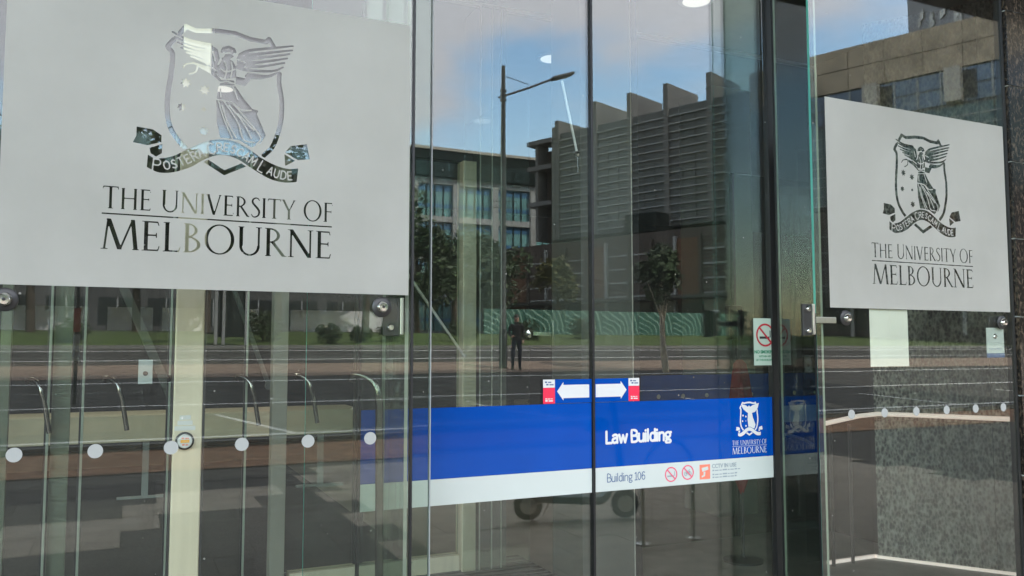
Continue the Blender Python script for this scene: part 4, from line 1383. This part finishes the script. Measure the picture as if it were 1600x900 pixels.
# ---- pale building with teal glazing
hb = thing('teal_glazed_building', 'pale flat roofed building with teal window bays and a dark eave', 'building', (26, -74.2, 2.2))
HT = 19.6
bx('wall', 0, 23, -14, 0, 0, 16.6, M['hosp_wall'], hb)
bx('eave', -0.6, 23.4, -14, 1.0, 16.61, 19.3, M['eave'], hb)
bx('roof_edge', -0.8, 23.6, -14, 1.2, 19.31, 19.6, M['roof_tan'], hb)
mb = MB()
mb.poly([(0.5, 19.61), (0.5, 19.65)] + [(0.5 + 0.85 * k, 19.65 + 1.3 * math.sin(math.pi * k / 14) ** 0.8) for k in range(1, 14)] + [(12.4, 19.61)], -6, -5)
mb.obj('roof_vault', M['roof_tan'], hb)
for f in range(4):
    for b in range(5):
        x0 = 0.5 + 4.45 * b
        z0 = 1.0 + 3.9 * f
        w = bx('window', x0, x0 + 3.7, 0.0, 0.06, z0, z0 + 3.2, M['hosp_glass'], hb)
        bx('spandrel', x0, x0 + 3.7, 0.061, 0.09, z0 + 2.55, z0 + 3.2, M['hosp_blue'], w)
        bx('spandrel', x0, x0 + 3.7, 0.061, 0.085, z0 + 0.9, z0 + 1.25, M['hosp_blue'], w)
        for q in (0.25, 0.5, 0.75):
            bx('mullion', x0 + 3.7 * q - 0.05, x0 + 3.7 * q + 0.05, 0.061, 0.16, z0, z0 + 3.2, M['eave'], w)
    bx('floor_band', -0.2, 23.2, 0.001, 0.45, 4.25 + 3.9 * f, 4.85 + 3.9 * f, M['hosp_wall'], hb)
for b in range(6):
    bx('pier', -0.22 + 4.45 * b, 0.45 + 4.45 * b, 0.001, 0.5, 0, 16.6, M['hosp_wall'], hb)
# ---- dark office block on the left
ob = thing('dark_office_block', 'dark grey office block standing behind the street trees', 'building', (-34, -64.8, 2.2))
bx('wall', 0, 56, -14, 0, 0, 14.0, M['office'], ob)
bx('parapet', -0.3, 56.3, -14, 0.3, 14.01, 14.7, M['fin'], ob)
for f in range(4):
    for b in range(16):
        w = bx('window', 0.8 + 3.45 * b, 3.4 + 3.45 * b, 0.0, 0.05, 1.0 + 3.2 * f, 3.1 + 3.2 * f, M['dark_glass'], ob)
        bx('mullion', 2.05 + 3.45 * b, 2.15 + 3.45 * b, 0.051, 0.1, 1.0 + 3.2 * f, 3.1 + 3.2 * f, M['frame_l'], w)
# ---- faceted tower
tw = thing('faceted_tower', 'tall dark tower with scattered pale facets behind the sandstone parapet', 'building', (121, -70, 2.2), R(35))
bx('wall', -14, 14, -14, 14, 0, 72, M['tower'], tw)
rr = random.Random(3)
for k in range(150):
    u, z = rr.uniform(-13, 11), rr.uniform(28, 70)
    w_, h_ = rr.uniform(1.2, 2.6), rr.uniform(0.8, 2.0)
    if k % 2:
        bx('facet', u, u + w_, 14.001, 14.15, z, z + h_, M['tower_p'], tw)
    else:
        bx('facet', -14.15, -14.001, u, u + w_, z, z + h_, M['tower_p'], tw)
# ---- hoardings
mh = thing('mural_hoarding', 'green hoarding painted with pale leaf line art along the verge', 'hoarding', (17, -34.3, gz(-34.9) - 0.3))
for q in range(7):
    MB().box(0, 2.38, -0.05, 0.05, 0.08, 1.6).obj('mural_panel', M['mural'], mh, loc=(2.4 * q, 0, 0))
    bx('post', 2.4 * q - 0.05, 2.4 * q + 0.05, -0.15, -0.051, 0, 1.65, M['dark_metal'], mh)
for q, (x, w) in enumerate(((-8.6, 2.3), (-5.4, 2.4), (-3.0, 1.35), (-0.9, 1.9), (1.4, 1.9), (3.9, 1.8), (7.2, 4.6))):
    ORD = ['first', 'second', 'third', 'fourth', 'fifth', 'sixth', 'seventh']
    t = thing('hoarding_panel', 'white hoarding panel on the verge, %s of the row counted towards the mural hoarding' % ORD[q], 'hoarding', (x, -36.5, gz(-36.5)), group='white hoarding panels on the verge')
    bx('board', 0, w, -0.04, 0.04, 0.06, 1.12, M['hoard'], t)
    for u in (0.15, w - 0.15):
        bx('leg', u - 0.04, u + 0.04, -0.1, -0.041, 0, 1.0, M['dark_metal'], t)


# ---- trees
def tree(label, x, y, h, crown_r, base, leafm, barkm, n, seed, lean=(0, 0), tr=0.16, group=None, leaf=0.22, squash=1.0):
    rg = random.Random(seed)
    z0 = gz(y)
    t = thing('street_tree', label, 'tree', (x, y, z0), group=group)
    mb = MB()
    top = Vector((lean[0], lean[1], h * 0.8))
    path = [Vector((lean[0] * s + 0.05 * math.sin(5 * s + seed), lean[1] * s, h * 0.8 * s)) for s in (0, 0.25, 0.5, 0.75, 1.0)]
    mb.tube(path, [tr * 1.15, tr, tr * 0.8, tr * 0.55, tr * 0.2], 9)
    cc = Vector((lean[0], lean[1], (h + base) / 2))
    ch = (h - base) / 2
    clumps = []
    for k in range(14):
        a = rg.uniform(0, 6.28); e = rg.uniform(-0.9, 1)
        d = math.sqrt(max(0.05, 1 - e * e)) * rg.uniform(0.45, 0.85)
        p = cc + Vector((math.cos(a) * d * crown_r, math.sin(a) * d * crown_r * squash, e * ch * 0.75))
        clumps.append((p, crown_r * rg.uniform(0.30, 0.52)))
        s = 0.45 + 0.4 * rg.random()
        st = path[0].lerp(path[-1], s)
        mid = st.lerp(p, 0.5) + Vector((0, 0, 0.08 * crown_r))
        mb.tube([st, mid, p], [tr * 0.35, tr * 0.22, tr * 0.08], 6)
    mb.obj('trunk', barkm, t, smooth=True)
    V, Fc = [], []
    for k in range(n):
        c, r = clumps[rg.randrange(len(clumps))]
        d = Vector((rg.gauss(0, 1), rg.gauss(0, 1), rg.gauss(0, 1))).normalized()
        p = c + d * r * rg.random() ** 0.45
        u = Vector((rg.gauss(0, 1), rg.gauss(0, 1), rg.gauss(0, 0.6))).normalized()
        w = u.cross(Vector((rg.gauss(0, 1), rg.gauss(0, 1), rg.gauss(0, 1)))).normalized()
        a, b = leaf * rg.uniform(0.6, 1.2), leaf * 0.5 * rg.uniform(0.6, 1.1)
        i = len(V)
        V += [tuple(p - u * a), tuple(p + w * b), tuple(p + u * a), tuple(p - w * b)]
        Fc.append((i, i + 1, i + 2, i + 3))
    me = bpy.data.meshes.new('crown')
    me.from_pydata(V, [], Fc)
    me.materials.append(leafm)
    o = bpy.data.objects.new('crown', me)
    COL.objects.link(o); o.parent = t
    return t


for q, (x, y, h, r_, b_) in enumerate(((-6.2, -33.5, 8.6, 3.0, 2.3), (-3.6, -33.0, 8.0, 2.7, 2.4), (0.3, -33.8, 8.8, 3.0, 2.5), (3.1, -33.2, 7.8, 2.5, 2.2), (6.2, -34.0, 8.6, 3.0, 2.3), (10.2, -33.6, 8.2, 2.8, 2.2))):
    tree('broad dark street tree by the white panels, %s counted towards the mural hoarding' % ORD[q], x, y, h, r_, b_, M['leaf'], M['bark'], 2600, 20 + q, group='street trees on the verge', leaf=0.26)
for q, (x, y, h, r_, b_) in enumerate(((14.6, -38.2, 6.0, 2.4, 1.3), (17.6, -40.0, 6.2, 2.5, 1.3), (20.4, -41.0, 6.4, 2.6, 1.4))):
    tree('low bushy tree behind the mural hoarding, %s counted towards the louvred block' % ORD[q], x, y, h, r_, b_, M['leaf'], M['bark'], 2400, 40 + q, group='bushy trees by the mural hoarding', leaf=0.24)
tree('small olive coloured tree behind the mural hoarding', 23.6, -38.5, 4.6, 1.6, 1.0, M['leaf_y'], M['bark'], 1500, 51, leaf=0.2)
tree('young tree with pale leaning trunk at the median', 15.65, -16.2, 4.0, 0.85, 2.1, M['leaf'], M['pale_bark'], 1800, 60, lean=(-0.25, 0.0), tr=0.10, leaf=0.13)

for q, (x, y, h, r_) in enumerate(((-1.8, -26.4, 0.7, 0.6), (4.6, -27.2, 1.2, 0.9), (6.8, -25.9, 0.75, 0.55), (8.1, -26.3, 0.6, 0.5), (9.5, -27.0, 0.8, 0.6), (13.2, -27.5, 0.9, 0.75), (16.8, -28.6, 0.8, 0.7), (20.5, -30.0, 1.0, 0.9))):
    sb_ = tree('low rounded shrub on the grass verge, %s counted towards the mural hoarding' % (ORD + ['eighth'])[q], x, y, h, r_, 0.05, M['leaf'], M['bark'], 700, 80 + q, group='shrubs on the grass verge', leaf=0.09, tr=0.03)
    sb_.name = 'shrub'; sb_['category'] = 'shrub'
# ---- street lamp
ly = -17.86
lamp = thing('street_lamp', 'tall dark street lamp with one flat luminaire on a raised arm', 'street lamp', (10.7, ly, gz(ly)))
LH = 10.45 - gz(ly)
MB().tube([(0, 0, 0), (0, 0, 1.2), (0, 0, 1.25), (0, 0, 6.0), (0, 0, LH)], [0.13, 0.13, 0.10, 0.085, 0.06], 12).obj('pole', M['lamp_post'], lamp, smooth=True)
MB().tube([(-0.16, 0, LH - 1.05), (0, 0, LH - 0.98), (1.0, 0.0, LH - 0.55), (1.9, 0, LH - 0.12)], 0.035, 8).obj('arm', M['lamp_post'], lamp, smooth=True)
for z in (LH - 0.85, LH - 1.0, LH - 1.15):
    MB().lathe([(0.10, 0), (0.10, 0.08), (0, 0.0801)], (0, 0, z), 'Z', 12).obj('collar', M['lamp_post'], lamp)
MB().tube([(0, 0, LH - 0.32), (0.9, 0, LH - 0.48)], 0.012, 6).obj('stay', M['lamp_post'], lamp)
hd_ = MB().obox((1.75, 0, LH - 0.18), (2.52, 0, LH + 0.10), 0.34, 0.11, up=(0, 0, 1)).obj('luminaire', M['lamp_post'], lamp, bevel=0.04)
MB().obox((1.92, 0, LH - 0.18), (2.4, 0, LH - 0.003), 0.24, 0.02, up=(0, 0, 1)).obj('lens', M['frame_l'], hd_)
for z in (5.2, 5.0):
    MB().obox((-0.5, 0.05, z), (0.45, 0.05, z + 0.05), 0.03, 0.03).obj('bracket', M['lamp_post'], lamp)
# ---- slim sign pole
t = thing('sign_pole', 'slim dark pole with a grey sleeve and red tag at the road edge', 'pole', (-0.9, -12.8, gz(-12.8)))
MB().tube([(0, 0, 0), (0, 0, 3.6)], 0.035, 10).obj('pole', M['lamp_post'], t, smooth=True)
MB().tube([(0, 0, 0.85), (0, 0, 1.35)], 0.06, 10).obj('sleeve', M['frame_l'], t, smooth=True)
bx('red_tag', -0.06, 0.06, 0.037, 0.05, 1.4, 1.85, M['red_tag'], t)
# ---- shelter
t = thing('stop_shelter', 'small open shelter with sloping flat roof at the far kerb', 'shelter', (2.6, -25.4, gz(-25.4)))
MB().poly([(-1.0, 1.95), (-0.3, 1.98), (1.3, 2.25), (1.3, 2.33), (-0.3, 2.08), (-1.0, 2.05)][::-1], -0.8, 0.7).obj('roof', M['fin'], t)
for x in (0.1, 0.35, 1.1):
    bx('post', x - 0.05, x + 0.05, 0.5, 0.6, 0, 2.0, M['frame_l'], t)
bx('bench', -0.2, 1.1, -0.2, 0.2, 0.42, 0.48, M['bark'], t)
bx('back_panel', 0.12, 1.08, 0.45, 0.49, 0.3, 1.9, M['dark_glass'], t)

# ---- bike hoop on the pavement
t = thing('bike_hoop', 'arched steel bicycle hoop on the pavement by the entrance', 'bike hoop', (3.85, 0.42, 0.0))
p = [(-0.235, 0, 0.0), (-0.235, 0, 0.52)] + [(-0.235 * math.cos(R(a)), 0, 0.53 + 0.25 * math.sin(R(a))) for a in range(10, 171, 16)] + [(0.235, 0, 0.52), (0.235, 0, 0.0)]
MB().tube(p, 0.019, 12).obj('hoop', M['steel'], t, smooth=True)
for x in (-0.235, 0.235):
    MB().lathe([(0.06, 0.0), (0.06, 0.008), (0.024, 0.012), (0, 0.0121)], (x, 0, 0.006), 'Z', 18).obj('base_plate', M['steel'], t, smooth=True)

# ---- kick scooter with helmet
t = thing('kick_scooter', 'dark parked electric scooter with fat tyres on the pavement', 'scooter', (3.20, -0.72, 0.006), R(18))
def wheel(x):
    w = MB().lathe([(0.075, -0.024), (0.105, -0.03), (0.122, -0.018), (0.126, 0), (0.122, 0.018), (0.105, 0.03), (0.075, 0.024)], (x, 0, 0.127), 'Y', 28).obj('wheel', M['rubber'], t, smooth=True)
    MB().lathe([(0.0, -0.031), (0.03, -0.031), (0.072, -0.026), (0.072, 0.026), (0.03, 0.031), (0.0, 0.031)], (x, 0, 0.127), 'Y', 20).obj('rim', M['steel'], w, smooth=True)
wheel(0.0); wheel(0.86)
MB().poly([(0.10, 0.16), (0.62, 0.13), (0.70, 0.17), (0.74, 0.25), (0.70, 0.26), (0.64, 0.20), (0.12, 0.215), (-0.02, 0.30), (-0.12, 0.27), (-0.11, 0.25), (-0.02, 0.27)][::-1], -0.08, 0.08).obj('deck', M['teal'], t, bevel=0.01)
MB().tube([(0.86, 0.0, 0.13), (0.835, 0, 0.28), (0.74, 0, 1.12)], [0.026, 0.034, 0.024], 10).obj('stem', M['rubber'], t, smooth=True)
hbz = MB().tube([(0.70, -0.26, 1.13), (0.735, 0, 1.14), (0.70, 0.26, 1.13)], 0.015, 8).obj('handlebar', M['rubber'], t, smooth=True)
for s in (-1, 1):
    MB().tube([(0.706, s * 0.16, 1.132), (0.70, s * 0.27, 1.13)], 0.02, 8).obj('grip', M['black'], hbz)
MB().tube([(0.0, 0.04, 0.13), (0.12, 0.07, 0.17)], 0.012, 6).obj('axle_arm', M['steel'], t)
MB().tube([(0.2, -0.08, 0.15), (0.16, -0.18, 0.006)], 0.008, 6).obj('kickstand', M['steel'], t)
MB().lathe([(0.055, -0.02), (0.05, 0.0), (0, 0.0001)], (0.80, 0, 0.62), 'X', 14).obj('headlight', M['white'], t)
# helmet hanging on the bar
mb = MB(); n = 18
for i in range(8):
    a = R(-12 + 102 * i / 7)
    for q in range(n):
        b = 2 * math.pi * q / n
        mb.v.append((0.12 * math.cos(a) * math.cos(b), 0.095 * math.cos(a) * math.sin(b), 0.115 * math.sin(a)))
for i in range(7):
    for q in range(n):
        if i in (2, 4) and q % 3 == 0:
            continue                                    # vents
        mb.f.append((i * n + q, i * n + (q + 1) % n, (i + 1) * n + (q + 1) % n, (i + 1) * n + q)); mb.mi.append(0)
hm = thing('cycle_helmet', 'blue vented helmet hanging from the scooter handlebar', 'helmet', (3.74, -0.46, 0.80))
o = mb.obj('shell', M['helmet'], hm, smooth=True)
md = o.modifiers.new('solid', 'SOLIDIFY'); md.thickness = 0.016
MB().tube([(-0.09, 0, -0.02), (-0.05, 0.0, 0.16), (0.04, 0.0, 0.345), (0.16, 0, 0.35), (0.12, 0, 0.16), (0.10, 0, -0.02)], 0.006, 6).obj('strap', M['black'], hm)

# ---- pedestrian near the lamp
def person(label, loc, rz):
    t = thing('person', label, 'person', loc, rz)
    J = {'pel': (0, 0, 0.92), 'chest': (0, 0.01, 1.25), 'neck': (0, 0.01, 1.45), 'head': (0, -0.02, 1.56), 'crown': (0, -0.01, 1.68),
         'sl': (-0.17, 0.01, 1.40), 'el': (-0.22, 0.03, 1.13), 'wl': (-0.19, -0.08, 0.90), 'hl': (-0.185, -0.11, 0.82),
         'sr': (0.17, 0.01, 1.40), 'er': (0.23, 0.03, 1.13), 'wr': (0.16, -0.16, 1.02), 'hr': (0.11, -0.22, 1.04),
         'pl': (-0.09, 0, 0.88), 'kl': (-0.10, -0.02, 0.48), 'al': (-0.10, 0.03, 0.09), 'tl': (-0.11, -0.13, 0.035),
         'pr': (0.09, 0, 0.88), 'kr': (0.11, -0.03, 0.48), 'ar': (0.12, 0.03, 0.09), 'tr': (0.14, -0.13, 0.035)}
    Rd = {'pel': .145, 'chest': .155, 'neck': .058, 'head': .088, 'crown': .07, 's': .07, 'e': .048, 'w': .034, 'h': .036, 'p': .095, 'k': .06, 'a': .046, 't': .038}
    names = list(J)
    E_ = [('pel', 'chest'), ('chest', 'neck'), ('neck', 'head'), ('head', 'crown')]
    for s in 'lr':
        E_ += [('chest', 's' + s), ('s' + s, 'e' + s), ('e' + s, 'w' + s), ('w' + s, 'h' + s), ('pel', 'p' + s), ('p' + s, 'k' + s), ('k' + s, 'a' + s), ('a' + s, 't' + s)]
    me = bpy.data.meshes.new('body')
    me.from_pydata([J[k] for k in names], [(names.index(a), names.index(b)) for a, b in E_], [])
    o = bpy.data.objects.new('body', me)
    COL.objects.link(o); o.parent = t
    o.modifiers.new('skin', 'SKIN')
    if not me.skin_vertices:
        me.skin_vertices_layer = None
    sv = me.skin_vertices[0].data
    for i, k in enumerate(names):
        r_ = Rd.get(k, Rd.get(k[0]))
        sv[i].radius = (r_, r_ * (0.72 if k in ('pel', 'chest') else 1.0))
        sv[i].use_root = (k == 'pel')
    sb = o.modifiers.new('sub', 'SUBSURF'); sb.levels = 2; sb.render_levels = 2
    # freeze the surface so that skin, jacket and trousers can be coloured by height
    bpy.context.view_layer.update()
    dg = bpy.context.evaluated_depsgraph_get()
    m2 = bpy.data.meshes.new_from_object(o.evaluated_get(dg))
    o.modifiers.clear()
    o.data = m2
    m2.materials.clear()
    for k in ('cloth_dark', 'jeans', 'skin', 'rubber'):
        m2.materials.append(M[k])
    for p in m2.polygons:
        z = p.center.z; x = abs(p.center.x)
        p.material_index = 2 if z > 1.47 or (z < 0.93 and x > 0.155 and z > 0.7) or (x < 0.2 and p.center.y < -0.17 and z > 0.9) else 0 if z > 0.90 else 3 if z < 0.09 else 1
        p.use_smooth = True
    mb = MB(); n = 16
    for i in range(6):
        a = R(5 + 85 * i / 5)
        for q in range(n):
            b = 2 * math.pi * q / n
            mb.v.append((0.098 * math.cos(a) * math.cos(b), 0.012 + 0.105 * math.cos(a) * math.sin(b), 1.60 + 0.115 * math.sin(a)))
    for i in range(5):
        for q in range(n):
            mb.f.append((i * n + q, i * n + (q + 1) % n, (i + 1) * n + (q + 1) % n, (i + 1) * n + q)); mb.mi.append(0)
    h_ = mb.obj('hair', M['hair'], t, smooth=True)
    f = MB()
    f.lathe([(0.016, 0.0), (0.010, -0.02), (0, -0.028)], (0, -0.095, 1.565), 'Y', 8)
    f.obj('nose', M['skin'], t, smooth=True)
    for s in (-1, 1):
        MB().lathe([(0.0, -0.010), (0.010, -0.004), (0.010, 0.002), (0, 0.006)], (s * 0.033, -0.092, 1.60), 'Y', 8).obj('eye', M['white'], t)
    # fingers of the raised hand
    for q in range(5):
        x = 0.085 + 0.014 * q
        MB().tube([(x, -0.235, 1.045), (x - 0.004, -0.268, 1.05), (x - 0.012, -0.285, 1.035)], [0.008, 0.0075, 0.006], 6).obj('finger', M['skin'], t, smooth=True)
    return t


person('person in dark jacket and jeans standing at the median near the street lamp', (10.9, -17.3, gz(-17.3) + 0.0), R(200))
